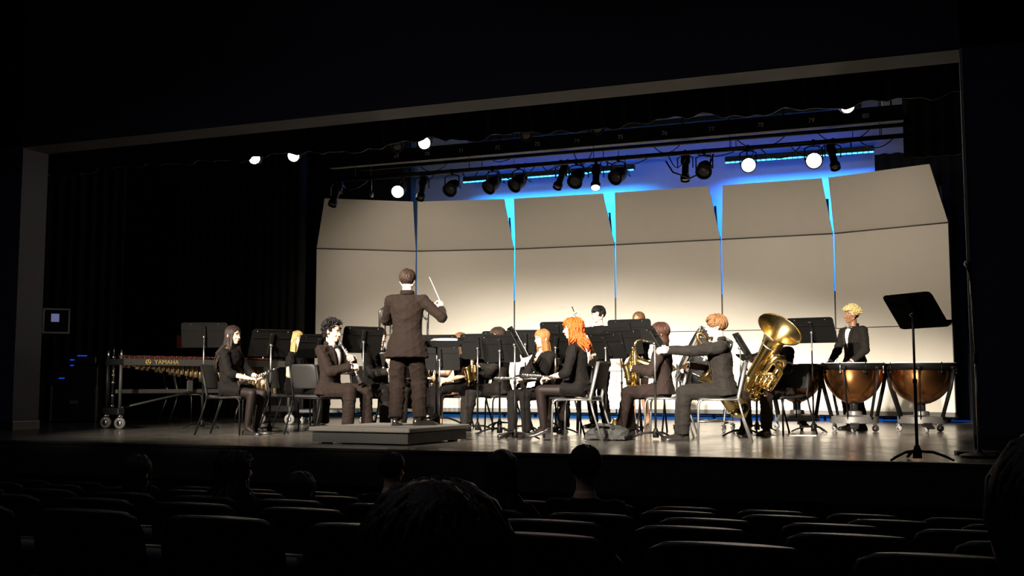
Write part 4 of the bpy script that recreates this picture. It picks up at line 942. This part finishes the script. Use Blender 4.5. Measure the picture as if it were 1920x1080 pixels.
# ---- alto saxophonist behind the cluster of stands
chair('black chair of the saxophonist behind three music stands', -5.32, 13.24, 215)
Mw, mo, ar, HM = figure('suited alto saxophonist hidden from the chest up by music stands', -5.36, 13.22, 218, True, 1.74, 0, 3, skin='fair', hair=('short', 'darkbrown'), rh=((.10, .30, .72), (-.5, .7, -.1), (-.6, .1, -.5), .7), lh=((-.03, .32, .93), (.4, .6, .3), (.5, -.2, -.6), .7), seed=17, suit=m_suit2, feet=((.20, .42, .085), (-.10, .50, .085)), head=(0, -6, 0))
saxophone('golden alto saxophone below the cluster of music stands', Mw, mo, 'alto', (.03, 0, -.07))
music_stand('leftmost of three overlapping stands right of the conductor', -5.48, 12.72, 88, 1.08, 14, None, 5, .50, .33)
music_stand('middle of three overlapping stands right of the conductor', -4.90, 12.04, 91, 1.02, 23, None, 25, .47, .35)
music_stand('stand seen edge-on with white sheets, left of the fair girl', -4.28, 10.95, 27, 1.048, 28, [(-.02, .42, .30, 0)], 15, .56, .37)
music_stand('stand behind the three overlapping ones, near the alto player', -5.70, 14.0, 102, 1.18, 18, None, 60)

# ---- girl with strawberry bob
chair('black chair of the fair girl in the blazer', -4.18, 11.78, 232)
Mw, mo, ar, HM = figure('girl with a strawberry blonde bob and black blazer, flute across her lap', -4.22, 11.74, 236, True, 1.53, 0, 2, female=True, skin='fair', hair=('bob', 'strawberry'), head=(-6, -6, 0), pz=.52,
    rh=((.13, .32, .645), (-.5, .8, -.1), (0, 0, -1), .6), lh=((-.06, .34, .65), (.6, .75, -.1), (0, 0, -1), .6), top='blazer', bottom='slacks', seed=18, feet=((.10, .38, .085), (-.12, .34, .085)), suit=mat('black_blazer', (.0055, .0044, .0040), .85, noise=.14, nscale=16, bump=.6, sheen=.02, spec=.1))
flute('flute lying across the lap of the girl in the blazer', Mw, (-.26, .30, .655), (.36, .46, .66))

# ---- red haired girl
chair('grey framed chair of the red haired girl, seen from the side', -3.56, 10.92, 181, 'grey')
Mw, mo, ar, HM = figure('girl with curly bright red hair and glasses, seated in profile with a flute', -3.53, 10.92, 186, True, 1.66, 0, 6, female=True, skin='fair', hair=('wavy', 'red'), head=(10, -4, 0), glasses=True,
    rh=((.10, .34, .665), (-.2, .9, -.1), (0, 0, -1), .6), lh=((-.14, .30, .66), (.1, .95, -.1), (0, .1, -1), .65), top='knit', bottom='romper', shoes='heel', sleeve='mid', seed=19, feet=((.07, .42, .125), (-.06, .38, .125)))
flute('flute held in the lap of the red haired girl', Mw, (-.24, .22, .665), (.16, .68, .69))

# ---- player behind the red haired girl
chair('black chair behind the red haired girl', -4.40, 13.22, -95)
Mw, mo, ar, HM = figure('saxophonist seated behind the red haired girl, mostly hidden', -4.39, 13.20, -100, True, 1.66, 0, 2, skin='fair', hair=('short', 'brown'), rh=((.12, .30, .74), (-.5, .7, -.1), (-.6, .1, -.5), .7), lh=((-.03, .32, .93), (.4, .6, .3), (.5, -.2, -.6), .7), seed=20, top='shirt')
saxophone('alto saxophone glimpsed left of the red haired girl', Mw, mo, 'alto', (.03, 0, -.06))
music_stand('tall stand behind the fair girl and the red haired girl', -4.83, 13.95, 96, 1.28, 25, None, 10, .48, .36)
music_stand('stand right behind the fair girl\'s hair', -4.32, 12.40, 130, 1.064, 26, None, 45)
music_stand('stand behind the fair girl\'s left shoulder', -4.90, 12.9, 105, 1.13, 20, None, 15)
music_stand('stand with a lit back just right of the red hair', -3.69, 12.4, 61, 1.05, 33, None, 30, .50, .36)

# ---- standing percussionist
Mw, mo, ar, HM = figure('percussionist with black fringe standing at the back, hand raised with a stick', -4.40, 14.5, -112, False, 1.68, 0, 1, skin='fair', hair=('bowl', 'black'), head=(-6, 0, 0), rh=((.20, .26, 1.50), (.2, .3, .9), (-.6, .6, .2), .7), lh=((-.18, .3, 1.0), (.2, .9, -.1), (0, 0, -1), .6), top='shirt', bottom='slacks', seed=21, group='percussionists at the back')
W_ = ar[0][1]; F = Mw @ frame(W_ + V((0, .03, .06)), (.35, .1, .9), (0, 1, 0)); t = thing('drum_stick', 'short dark stick in the raised hand of the standing percussionist', 'drum stick', M=F)
MB().lathe([(.006, -.12), (.007, 0), (.006, .10)], 8).build('shaft', m_grena, t); MB().ell((0, 0, .11), (.010, .010, .014), None, 8, 6).build('tip', m_black, t)
t = thing('percussion_table', 'grey percussion table on thin legs in front of the standing percussionist', 'table', (-4.15, 14.08, 0), 15)
MB().box((0, 0, .80), (.95, .40, .06), bevel=.01).build('table_top', mat('grey_tray', (.30, .29, .27), .5, noise=.1), t, False)
for a in (-.42, .42):
    for b in (-.15, .15): MB().cyl((a, b, 0), (a * .95, b, .78), .013, n=6).build('leg', m_black, t)

# ---- girl at the back with the euphonium
Mw, mo, ar, HM = figure('girl at the back whose head just clears the wide music stand', -3.88, 14.7, -105, False, 1.60, 0, 1, female=True, skin='tan', hair=('bob', 'lightbrown'), rh=((.14, .28, .86), (-.4, .8, 0), (0, 0, 1), .5), lh=((-.14, .28, .86), (.4, .8, 0), (0, 0, 1), .5), top='dress', bottom='romper', shoes='bareflat', seed=22, group='percussionists at the back')
tuba('brass euphonium lying level behind the seated alto saxophonist', MX.Translation((-3.18, 13.45, .78)) @ MX.Rotation(R(-75), 4, 'Y') @ MX.Rotation(R(70), 4, 'Z'), .62, 'euphonium', 'euphonium')
t = thing('instrument_rest', 'low black rest under the level euphonium', 'stand', (-3.40, 13.45, 0), 0)
MB().box((0, 0, .69), (.45, .24, .04), bevel=.01).build('cradle', m_black, t, False)
for a in (-.16, .16): MB().tube([(a, .12, 0), (a, 0, .35), (a, -.05, .68)], .012, 6).build('leg', m_black, t); MB().tube([(a, -.14, 0), (a, 0, .35)], .012, 6).build('leg', m_black, t)
music_stand('widest stand, at the centre back in front of the girl\'s head', -3.76, 13.70, 80, 1.275, 12, None, 20, .62, .34)

music_stand('stand in front of the widest stand, left of the alto boy\'s sheet', -3.75, 13.3, 76, 1.13, 22, None, 50, .56, .33)

# ---- alto saxophonist with bow tie
chair('grey framed chair of the alto saxophonist in the brown suit', -2.95, 12.32, 186, 'grey')
Mw, mo, ar, HM = figure('boy with shaggy brown hair and bow tie playing an alto saxophone', -2.98, 12.32, 192, True, 1.67, 0, 1, skin='fair', hair=('shag', 'auburn'), head=(4, -6, 0), suit=mat('brown_black_suit', (.0115, .0066, .0058), .85, noise=.14, nscale=16, bump=.6, sheen=.03, spec=.12),
    rh=((.05, .34, .82), (-.3, .8, -.1), (-.6, .1, -.5), .7), lh=((-.10, .33, .78), (.5, .75, -.1), (.6, .1, -.4), .65), seed=23, bulk=1.06, feet=((.12, .50, .085), (-.13, .38, .085)))
saxophone('golden alto saxophone played by the boy in the brown suit', Mw, mo, 'alto', (.0, .0, -.03), 12)
music_stand('tilted stand seen from the side with sheets, before the alto boy\'s face', -2.89, 11.58, 23, 1.066, 31, [(0, .46, .29, 0)], 70, .58, .36)

# ---- boy with the baritone saxophone
chair('grey framed chair of the boy with the outstretched arm', -2.19, 11.48, 192, 'grey')
Mw, mo, ar, HM = figure('boy with brown hair in a charcoal suit, arm stretched out toward a stand', -2.12, 11.48, 194, True, 1.72, 0, 6, skin='fair', hair=('sweep', 'lightbrown'), head=(0, -2, 0), suit=m_suit2,
    lh=((-.18, .60, .95), (.1, 1, 0), (.8, 0, -.4), .4), rh=((.26, .36, .80), (-.3, .8, -.3), (-.5, 0, -.6), .6), elbow=((.9, -.3, -.6), (-.5, 0, -1)), seed=24, feet=((.09, .46, .085), (-.10, .44, .085)))
F = Mw @ MX.Translation((.20, .02, 1.12)) @ MX.Rotation(R(12), 4, 'Z') @ MX.Rotation(R(-32), 4, 'X')
saxophone('large baritone saxophone slung beside the boy in charcoal', Mw, mo, 'bari', M=F)
music_stand('black stand desk right behind the charcoal boy\'s neck', -2.14, 12.60, 19, 1.04, 30, None, 0, .46, .33)

# ---- bass drum
t = thing('bass_drum', 'concert bass drum with a dark shell behind the charcoal boy', 'drum', (-2.80, 13.75, 0), 0)
DM = frame((0, 0, .90), (-.80, -.28, .42), (0, 0, 1)); rr, dd = .37, .20
MB().lathe([(rr * .96, -dd + .01), (rr, -dd), (rr, dd), (rr * .96, dd - .01)], 36, DM).build('shell', mat('black_drum_wrap', (.035, .036, .038), .18, .4, noise=.1, coat=.5), t)
for g in (-1, 1):
    MB().lathe([(rr + .004, g * (dd - .02)), (rr + .014, g * (dd - .015)), (rr + .014, g * (dd + .022)), (rr - .006, g * (dd + .024)), (rr - .01, g * (dd + .006))], 36, DM).build('hoop', m_chrome, t)
    MB().lathe([(.001, g * (dd + .006)), (rr - .004, g * (dd + .004)), (rr - .004, g * (dd - .004)), (.001, g * (dd - .004))], 36, DM).build('drum_head', m_drumhead, t)
for k in range(10):
    a = 2 * math.pi * k / 10; q = MB(); p = V((math.cos(a) * (rr + .018), math.sin(a) * (rr + .018), 0)); q.cyl(DM @ (p + V((0, 0, -dd))), DM @ (p + V((0, 0, dd))), .005, n=6); q.cyl(DM @ (p + V((0, 0, -.035))), DM @ (p + V((0, 0, .035))), .011, n=8); q.build('tension_rod', m_chrome, t)
fr = MB()
for sx in (-1, 1): fr.tube([(sx * .30, -.30, .12), (sx * .34, 0, .85)], .014, 8); fr.tube([(sx * .30, .30, .12), (sx * .34, 0, .85)], .014, 8); fr.tube([(sx * .30, -.32, .12), (sx * .30, .32, .12)], .014, 8)
fr.tube([(-.30, -.30, .14), (.30, -.30, .14)], .014, 8); fr.tube([(-.30, .30, .14), (.30, .30, .14)], .014, 8); fr.build('cradle', m_chrome, t)
for sx in (-1, 1):
    for sy in (-1, 1):
        w = MB(); f = MB(); caster(w, f, (sx * .30, sy * .31, 0), .042, (1, .4, 0)); c_ = w.build('caster', m_rubber, t); f.build('caster_fork', m_chrome, c_)

# ---- tuba player
chair('black chair of the tuba player', -1.80, 13.50, -128)
Mw, mo, ar, HM = figure('tuba player in a dark suit, face hidden behind the tuba bell', -1.84, 13.48, -118, True, 1.74, 0, 2, skin='light', hair=('short', 'darkbrown'), suit=m_suit, rh=((.28, .24, .85), (-.75, .45, -.25), (-.2, -.3, -.9), .35), lh=((-.13, .40, .76), (.6, .5, .35), (.5, -.6, .3), .65), elbow=((.9, -.3, -.5), (-.9, -.2, -.7)), seed=25, feet=((.22, .34, .085), (-.14, .44, .085)), head=(0, 0, 0))
ax = V((.524, -.484, .70)).normalized()
tuba('shiny brass tuba held upright, bell tilted toward the audience', frame(V((-1.70, 12.70, 1.225)) - ax * .806 * 1.17, ax, (.0, -1, -.6)), 1.17, mx=-1)
music_stand('stand with a wide desk behind the tuba bell', -1.49, 14.01, 80, 1.27, 38, None, 20, .58, .39)
music_stand('low stand desk left of the tuba player\'s elbow', -2.20, 14.1, -40, .90, 60, None, 50)

# ---- timpani and timpanist
timpano('copper timpani drum in the middle, in front of the timpanist', -1.03, 14.35, .39, 4)
timpano('copper timpani drum at the right end beside the front music stand', -.24, 14.60, .425, 14)
timpano('copper timpani drum at the left, half hidden by the tuba player\'s chair', -1.79, 14.85, .37, 20)
Mw, mo, ar, HM = figure('timpanist with a bleached curly top and bow tie standing behind the drums', -1.05, 15.05, -132, False, 1.62, 0, 2, skin='brown', hair=('afro', 'bleached'), head=(-20, 2, 0), suit=m_suit2, rh=((.22, .22, .90), (-.2, .9, -.3), (0, 0, -1), .6), lh=((-.20, .24, .90), (.2, .9, -.3), (0, 0, -1), .6), seed=26, bulk=1.08, group='percussionists at the back')
music_stand('tall black stand alone at the front right of the stage', -.19, 9.05, 47, 1.165, 37, None, 210, .50, .33)

# ---- microphone stand by the right pier
t = thing('microphone_stand', 'black microphone stand at the right proscenium pier', 'microphone stand', (.27, 9.65, 0), 0)
MB().lathe([(.0, 0), (.15, 0), (.15, .018), (.12, .03), (.03, .045), (.015, .06)], 24).build('base', m_blackp, t, auto=30)
MB().cyl((0, 0, .04), (0, 0, .80), .013, n=8).build('lower_tube', m_grey, t); MB().cyl((0, 0, .76), (0, 0, .84), .019, n=10).build('clutch', m_black, t)
MB().cyl((0, 0, .80), (-.02, 0, 1.46), .008, n=8).build('upper_tube', m_grey, t)
mm = MB().tube([(-.015, 0, 1.44), (-.02, -.02, 1.50), (-.035, -.05, 1.555)], [.012, .014, .018], 10); mm.build('microphone', m_black, t); MB().ell((-.040, -.065, 1.575), (.026, .026, .026), None, 10, 8).build('microphone_grille', m_grey, t)
o = MB().box((.0, 0, .012), (.34, .18, .024), bevel=.008).build('floor_pocket', m_blackp, smooth=False); o.location = (.26, 10.1, 0); o.rotation_euler.z = R(8); tag(o, 'black floor box beside the microphone stand base', 'floor box')

# ---- black bag on the floor
mb = MB(); rb = random.Random(4)
for k in range(26):
    a = rb.uniform(0, 6.28); d = rb.uniform(0, .19); mb.ell((math.cos(a) * d * 1.25, math.sin(a) * d, .05 + .05 * (1 - d / .2)), (rb.uniform(.06, .11), rb.uniform(.05, .09), rb.uniform(.04, .075)), MX.Rotation(rb.uniform(0, 3), 3, 'Z'))
mb.box((0, 0, .02), (.44, .32, .04))
me = vox(mb, .010, 2, .010, 14, 4); me.materials.append(m_cloth); o = link('cloth_bag', me); o.location = (-3.33, 11.28, .012); tag(o, 'crumpled black cloth bag on the floor behind the red haired girl\'s chair', 'bag')
MB().tube([(-.12, -.10, .10), (-.06, -.16, .16), (.06, -.17, .15), (.12, -.12, .09)], .010, 6, flat=(1.6, .5)).build('bag_strap', m_cloth, o)
t = thing('brass_mute', 'small brass mute standing on the floor behind the black bag', 'mute', (-3.72, 12.9, 0)); MB().lathe([(.02, 0), (.075, .005), (.08, .05), (.05, .12), (.03, .17), (.02, .175)], 20).build('cone', m_brass, t); MB().lathe([(.03, .17), (.036, .175), (.036, .185), (.0, .187)], 16).build('cap', m_brass, t)

# ---- tubular chimes behind the conductor
t = thing('tubular_chimes', 'chrome tubular chimes frame rising behind the conductor', 'chimes', (-8.02, 15.6, 0), 12)
for g in (-1, 1):
    MB().tube([(g * .40, 0, .10), (g * .40, 0, 1.78)], .020, 8).build('post', m_chrome, t)
    MB().tube([(g * .40, -.28, .09), (g * .40, .28, .09)], .022, 8).build('foot', m_chrome, t)
    for b in (-.26, .26): w = MB(); f = MB(); caster(w, f, (g * .40, b, -.0), .030, (1, .2, 0)); c_ = w.build('caster', m_rubber, t); f.build('caster_fork', m_chrome, c_)
MB().tube([(-.40, 0, 1.78), (-.30, 0, 1.86), (.30, 0, 1.70), (.40, 0, 1.62)], .018, 8).build('top_rail', m_chrome, t); MB().tube([(-.40, 0, .32), (.40, 0, .32)], .016, 8).build('lower_rail', m_chrome, t)
for k in range(9): MB().cyl((-.30 + k * .075, .02 * (1 if k % 2 else -1), .52 + k * .04), (-.30 + k * .075, .02 * (1 if k % 2 else -1), 1.70 - k * .01), .015, n=8).build('chime_tube', m_chrome, t)

# ---- marimba
A = V((-10.42, 11.75, 0)); B = V((-9.42, 14.10, 0)); dm = (B - A).normalized(); Lm = (B - A).length
t = thing('marimba', 'long marimba with rosewood bars and brass resonators at the left', 'marimba', A, math.degrees(math.atan2(dm.y, dm.x)))
# own frame: X along the keyboard from the high end, -Y toward the audience side
def yw(x, e): return (.20 + .19 * x / Lm) * e
MB()._add([(0.02, yw(0, -1) - .02, .855), (Lm, yw(Lm, -1) - .02, .855), (Lm, yw(Lm, -1), .855), (0.02, yw(0, -1), .855), (0.02, yw(0, -1) - .02, .945), (Lm, yw(Lm, -1) - .02, .945), (Lm, yw(Lm, -1), .945), (0.02, yw(0, -1), .945)], [(0, 1, 5, 4), (2, 3, 7, 6), (4, 5, 6, 7), (3, 2, 1, 0), (1, 2, 6, 5), (0, 4, 7, 3)]).build('front_rail', mat('grey_brown_rail', (.05, .048, .043), .5, noise=.1), t, False)
MB()._add([(0.02, yw(0, 1), .855), (Lm, yw(Lm, 1), .855), (Lm, yw(Lm, 1) + .02, .855), (0.02, yw(0, 1) + .02, .855), (0.02, yw(0, 1), .945), (Lm, yw(Lm, 1), .945), (Lm, yw(Lm, 1) + .02, .945), (0.02, yw(0, 1) + .02, .945)], [(0, 1, 5, 4), (2, 3, 7, 6), (4, 5, 6, 7), (3, 2, 1, 0), (1, 2, 6, 5), (0, 4, 7, 3)]).build('rear_rail', MAT['grey_brown_rail'], t, False)
ang = math.atan2(-(yw(Lm, 1) - yw(0, 1)), Lm); xt = .62
TM = MX.Translation((xt, yw(xt, -1) - .0225, .900)) @ MX.Rotation(ang, 4, 'Z') @ MX.Rotation(R(90), 4, 'X')
text('maker_name', 'YAMAHA', .085, TM, m_gold, t)
lg = MB(); LM = MX.Translation((xt - .26, yw(xt - .26, -1) - .0235, .900)) @ MX.Rotation(ang, 4, 'Z') @ MX.Rotation(R(90), 4, 'X')
lg.tube([LM @ V((.034 * math.cos(a), .034 * math.sin(a), 0)) for a in [2 * math.pi * k / 20 for k in range(20)]], .004, 5, close=True)
for a in (90, 210, 330): lg.tube([LM @ V((0, 0, 0)), LM @ V((.034 * math.cos(R(a)), .034 * math.sin(R(a)), 0))], .004, 5); lg.tube([LM @ V((.012 * math.cos(R(a + 40)), .012 * math.sin(R(a + 40)), 0)), LM @ V((.026 * math.cos(R(a + 18)), .026 * math.sin(R(a + 18)), 0))], .0025, 4)
lg.build('maker_emblem', m_gold, t)
nb = 33
for k in range(nb):
    x = .10 + (Lm - .22) * (k + .5) / nb; w = (Lm - .22) / nb
    MB().box((x, yw(x, -.52), .957), (w * .86, abs(yw(x, 1)) * .86, .022), bevel=.004).build('bar', m_rose, t, False)
    if k % 7 not in (2, 6): MB().box((x + w * .5, yw(x, .50), .985), (w * .80, abs(yw(x, 1)) * .84, .022), bevel=.004).build('bar', m_rose, t, False)
    ln = .015 + .44 * ((k + 1) / nb) ** 1.35
    rm_ = mat('brass_resonator', (.72, .55, .30), .35, .9, noise=.1)
    MB().tube([(x, yw(x, -.55), .86), (x, yw(x, -.55), .86 - ln)], w * .40, 12).build('resonator', rm_, t)
    if k % 7 not in (2, 6): MB().tube([(x + w * .5, yw(x, .50), .86), (x + w * .5, yw(x, .50), .845 - ln)], w * .40, 12).build('resonator', rm_, t)
for xx in (.0, Lm):
    e = abs(yw(xx, 1)) + .02
    for g in (-1, 1): MB().tube([(xx, g * e * .88, .22), (xx, g * e * .88, .98 if xx == 0 else .90)], .022, 8).build('end_post', MAT['grey_brown_rail'] if g < 0 else m_black, t); MB().tube([(xx, g * e * .88, .93), (xx, g * e * .88, 1.06)], [.014, .010], 8).build('height_knob', m_chrome, t)
    MB().box((xx, 0, .235), (.09, e * 2.15, .09), bevel=.01).build('foot_beam', m_black, t, False); MB().box((xx, 0, .90), (.05, e * 2, .08)).build('end_rail', m_black, t, False)
    for g in (-1, 1): w = MB(); f = MB(); caster(w, f, (xx, g * e * .95, 0), .080, (dm.y, .6, 0)); c_ = w.build('caster', m_rubber, t); f.build('caster_fork', m_chrome, c_)
MB().box((Lm / 2, 0, .50), (Lm - .05, .05, .06), bevel=.01).build('stretcher', MAT['grey_brown_rail'], t, False)
MB().tube([(.05, -.12, .28), (Lm * .42, -.02, .48)], .014, 8).build('brace', MAT['grey_brown_rail'], t); MB().box((Lm * .43, -.05, .68), (.07, .04, .36)).build('centre_support', MAT['grey_brown_rail'], t, False)
# a slim chrome cymbal-style stand at the marimba's high end
t = thing('chrome_rod_stand', 'slender chrome percussion stand at the left end of the marimba', 'stand', (-10.66, 12.0, 0), 0)
MB().cyl((0, 0, .10), (0, 0, .62), .016, n=8).build('lower_tube', m_black, t); MB().cyl((0, 0, .5), (0, 0, 1.02), .011, n=8).build('upper_tube', m_chrome, t)
for z in (.28, .42, .60, .70, .80, .95): MB().lathe([(.012, z), (.024, z + .008), (.024, z + .03), (.012, z + .04)], 10).tube([(0, 0, z + .02), (.045, -.02, z + .02)], .006, 5).build('clamp', m_chrome, t)
MB().tube([(0, 0, 1.02), (.0, 0, 1.10)], [.008, .004], 8).build('top_spike', m_chrome, t)
for k in range(3): a = R(120 * k + 20); MB().tube([(0, 0, .22), (math.cos(a) * .16, math.sin(a) * .16, .0)], .009, 6).build('leg', m_black, t)
# low mallet cart behind the fair haired girl
t = thing('mallet_cart', 'dark wheeled percussion cart behind the fair haired girl\'s chair', 'percussion cart', (-8.55, 14.4, 0), 15)
MB().box((0, 0, .20), (1.0, .45, .06), bevel=.01).build('base_tray', m_black, t, False); MB().box((0, 0, .78), (1.0, .45, .06), bevel=.01).build('top_tray', m_black, t, False)
for a in (-.45, .45):
    for b in (-.19, .19):
        MB().cyl((a, b, .2), (a, b, .78), .014, n=6).build('post', m_black, t); w = MB(); f = MB(); caster(w, f, (a, b, 0), .045, (1, .3, 0)); c_ = w.build('caster', m_rubber, t); f.build('caster_fork', m_chrome, c_)
# spare chairs in the shadow behind the marimba
chair('spare chair in the dark behind the marimba, nearer its left end', -11.5, 14.6, 60, 'grey', 'spare chairs in the shadow'); chair('spare chair in the dark behind the marimba, nearer its middle', -10.6, 14.9, 75, 'grey', 'spare chairs in the shadow')

# ---- left wing: wall cabinet with a lit screen, equipment rack, poster
t = thing('wall_cabinet', 'framed wall panel with a small glowing screen at the left edge of the stage', 'control panel', (-13.27, 13.6, 1.62), 44)
MB().box((0, 0, 0), (.36, .05, .36)).build('back_panel', m_black, t, False)
for (cx, cz, w, h_) in [(0, .19, .40, .025), (0, -.19, .40, .025), (-.19, 0, .025, .40), (.19, 0, .025, .40)]: MB().box((cx, -.03, cz), (w, .03, h_)).build('frame_strip', m_white, t, False)
MB().box((-.02, -.03, .05), (.12, .012, .13)).build('screen', m_screen, t, False)
t = thing('equipment_rack', 'black equipment rack with small blue indicator lights in the left wing', 'equipment rack', (-13.35, 14.2, 0), 44)
MB().box((0, 0, .45), (.6, .5, .9), bevel=.01).build('cabinet', m_black, t, False); MB().box((.02, 0, 1.0), (.5, .45, .14), bevel=.02).build('console', m_black, t, False)
for (a, b, w) in [(.05, 1.09, .15), (-.10, 1.02, .07), (-.10, .93, .06), (-.25, .72, .09)]: MB().box((a, -.262, b - .02), (w, .012, .018)).build('indicator', m_bled, t, False)
t = thing('flight_case', 'dark flight case on the floor of the left wing', 'case', (-12.95, 13.7, 0), 44)
MB().box((0, 0, .30), (.7, .5, .56), bevel=.015).build('case_body', m_black, t, False)
for a in (-.33, .33): MB().box((a, -.24, .3), (.03, .03, .56)).build('corner_trim', m_grey, t, False)
MB().box((0, -.255, .32), (.12, .02, .05)).build('handle', m_grey, t, False)
o = MB().box((0, 0, 0), (.16, .01, .22)).build('notice_sheet', m_red, smooth=False); o.location = (-12.3, 15.5, 1.34); o.rotation_euler.z = R(40); MB().tube([(0, .012, -1.34), (0, .012, .1)], .008, 6).build('post', m_black, o); tag(o, 'dull red notice hanging in the dark left of the first music stand', 'notice')

# ================================================================ auditorium
sm = MB(); rs = []
for zz, w, yy in [(.30, .22, .02), (.45, .245, .02), (.70, .25, -.02), (.79, .245, -.035), (.83, .225, -.045), (.85, .18, -.05)]:
    rs.append([(w * math.cos(a), yy + .035 * math.sin(a) - .02 * math.cos(a) ** 2, zz) for a in [2 * math.pi * k / 16 for k in range(16)]])
sm.rings(rs); seat_back = sm.mesh('seat_back_shell', m_seatfab)
seat_pan = MB().box((0, .0, 0), (.46, .12, .42), MX.Rotation(R(8), 3, 'X'), bevel=.04).mesh('folded_seat', m_seatfab)
seat_arm = MB().box((0, 0, .58), (.05, .34, .04), bevel=.015).box((0, 0, .30), (.04, .10, .58)).mesh('armrest', m_seatfab)
ORD = 'first second third fourth fifth sixth seventh eighth ninth tenth eleventh twelfth thirteenth fourteenth fifteenth sixteenth seventeenth eighteenth nineteenth twentieth'.split()
rows = [(7.2, 'row nearest the stage'), (6.15, 'second row from the stage'), (5.1, 'third row from the stage'), (4.1, 'fourth row from the stage'), (3.1, 'row nearest the camera')]
for ri, (ry, rn) in enumerate(rows):
    x0 = -ry * 1.07 - .6; x1 = .9 if ry > 4 else .7; k = 0; x = x0 + .2 * (ri % 2)
    while x < x1:
        t = thing('theatre_seat', 'dark folding theatre seat, %s from the left in the %s' % (ORD[k], rn), 'seat', (x, ry, zfloor(ry) - .045), 0, 'theatre seats, %s' % rn)
        link('seat_back', seat_back, t); o = link('seat_pan', seat_pan, t); o.location = (0, .16, .50); o = link('armrest', seat_arm, t); o.location = (.27, .10, 0)
        x += .56; k += 1
def audience(label, u_x, y, top, hair, seed, cap=False, h=1.68, head=(0, 0, 0), wide=1.0, skin='fair'):
    z0 = zfloor(y); h = 1.58
    figure(label, u_x, y, 90, True, h, z0, 0, skin=skin, hair=hair, head=head, detail=False, pz=top - z0 - .775, group='audience members in the dark', seed=seed, top='knit', bottom='slacks', bulk=wide, rh=((.16, .28, .66), (0, 1, -.2), (0, 0, -1), .3), lh=((-.16, .28, .66), (0, 1, -.2), (0, 0, -1), .3), feet=((.1, .34, .085), (-.1, .34, .085)))

audience('audience member with long dark reddish hair, leftmost silhouette', -4.62, 5.42, .20, ('bob', 'shadow'), 41, wide=.9)
audience('audience member with wavy hair, second silhouette from the left', -3.90, 5.42, .24, ('wavy', 'shadow'), 42, head=(-30, 0, 0), wide=.9)
audience('audience member low in the seat, third silhouette from the left', -3.45, 5.42, .13, ('bob', 'shadow'), 43, wide=.9)
audience('audience member partly behind the big foreground head', -3.40, 6.45, .18, ('short', 'shadow'), 44, wide=.9)
audience('audience member with long hair right of the big foreground head', -2.20, 5.42, .28, ('long', 'shadow'), 45, wide=.9)
audience('short haired man with broad shoulders in the audience near the centre', -1.73, 5.42, .31, ('short', 'shadow'), 46, wide=1.05)
audience('large dark haired head in the foreground, bottom centre', -.51, 1.06, .52, ('bob', 'auburn'), 47, wide=.95)
audience('dark head cut off by the right edge of the picture', .125, 1.3, .575, ('bob', 'shadow'), 48, wide=1.0)
# outlet on the stage front, vent grilles
t = thing('wall_outlet', 'small electrical outlet on the stage front between seat rows', 'outlet', (-2.52, YF + .125, -.47), 0)
MB().box((0, 0, 0), (.10, .02, .14), bevel=.005).build('plate', m_black, t, False)
for z in (-.028, .028): MB().cyl((0, -.008, z), (0, -.016, z), .020, n=12).build('socket', m_trim, t)
for x, w in ((-2.0, 'right of the outlet'), (-8.3, 'at the far left')):
    t = thing('vent_grille', 'dark slatted vent grille low on the stage front %s' % w, 'vent', (x, YF + .12, -.50), 0)
    MB().box((0, 0, 0), (.55, .02, .16)).build('frame', m_black, t, False)
    for k in range(5): MB().box((0, -.014, -.06 + k * .03), (.50, .012, .012)).build('slat', m_base, t, False)

for x, y, a, w in ((-1.98, 13.05, 20, 'left'), (-1.52, 13.12, 5, 'right')):
    o = MB().box((0, 0, .0015), (.30, .22, .003)).build('paper_sheet', m_white, smooth=False); o.location = (x, y, .001); o.rotation_euler.z = R(a); tag(o, 'loose white sheet on the floor by the tuba player, %s of two' % w, 'paper', 'sheets on the floor')
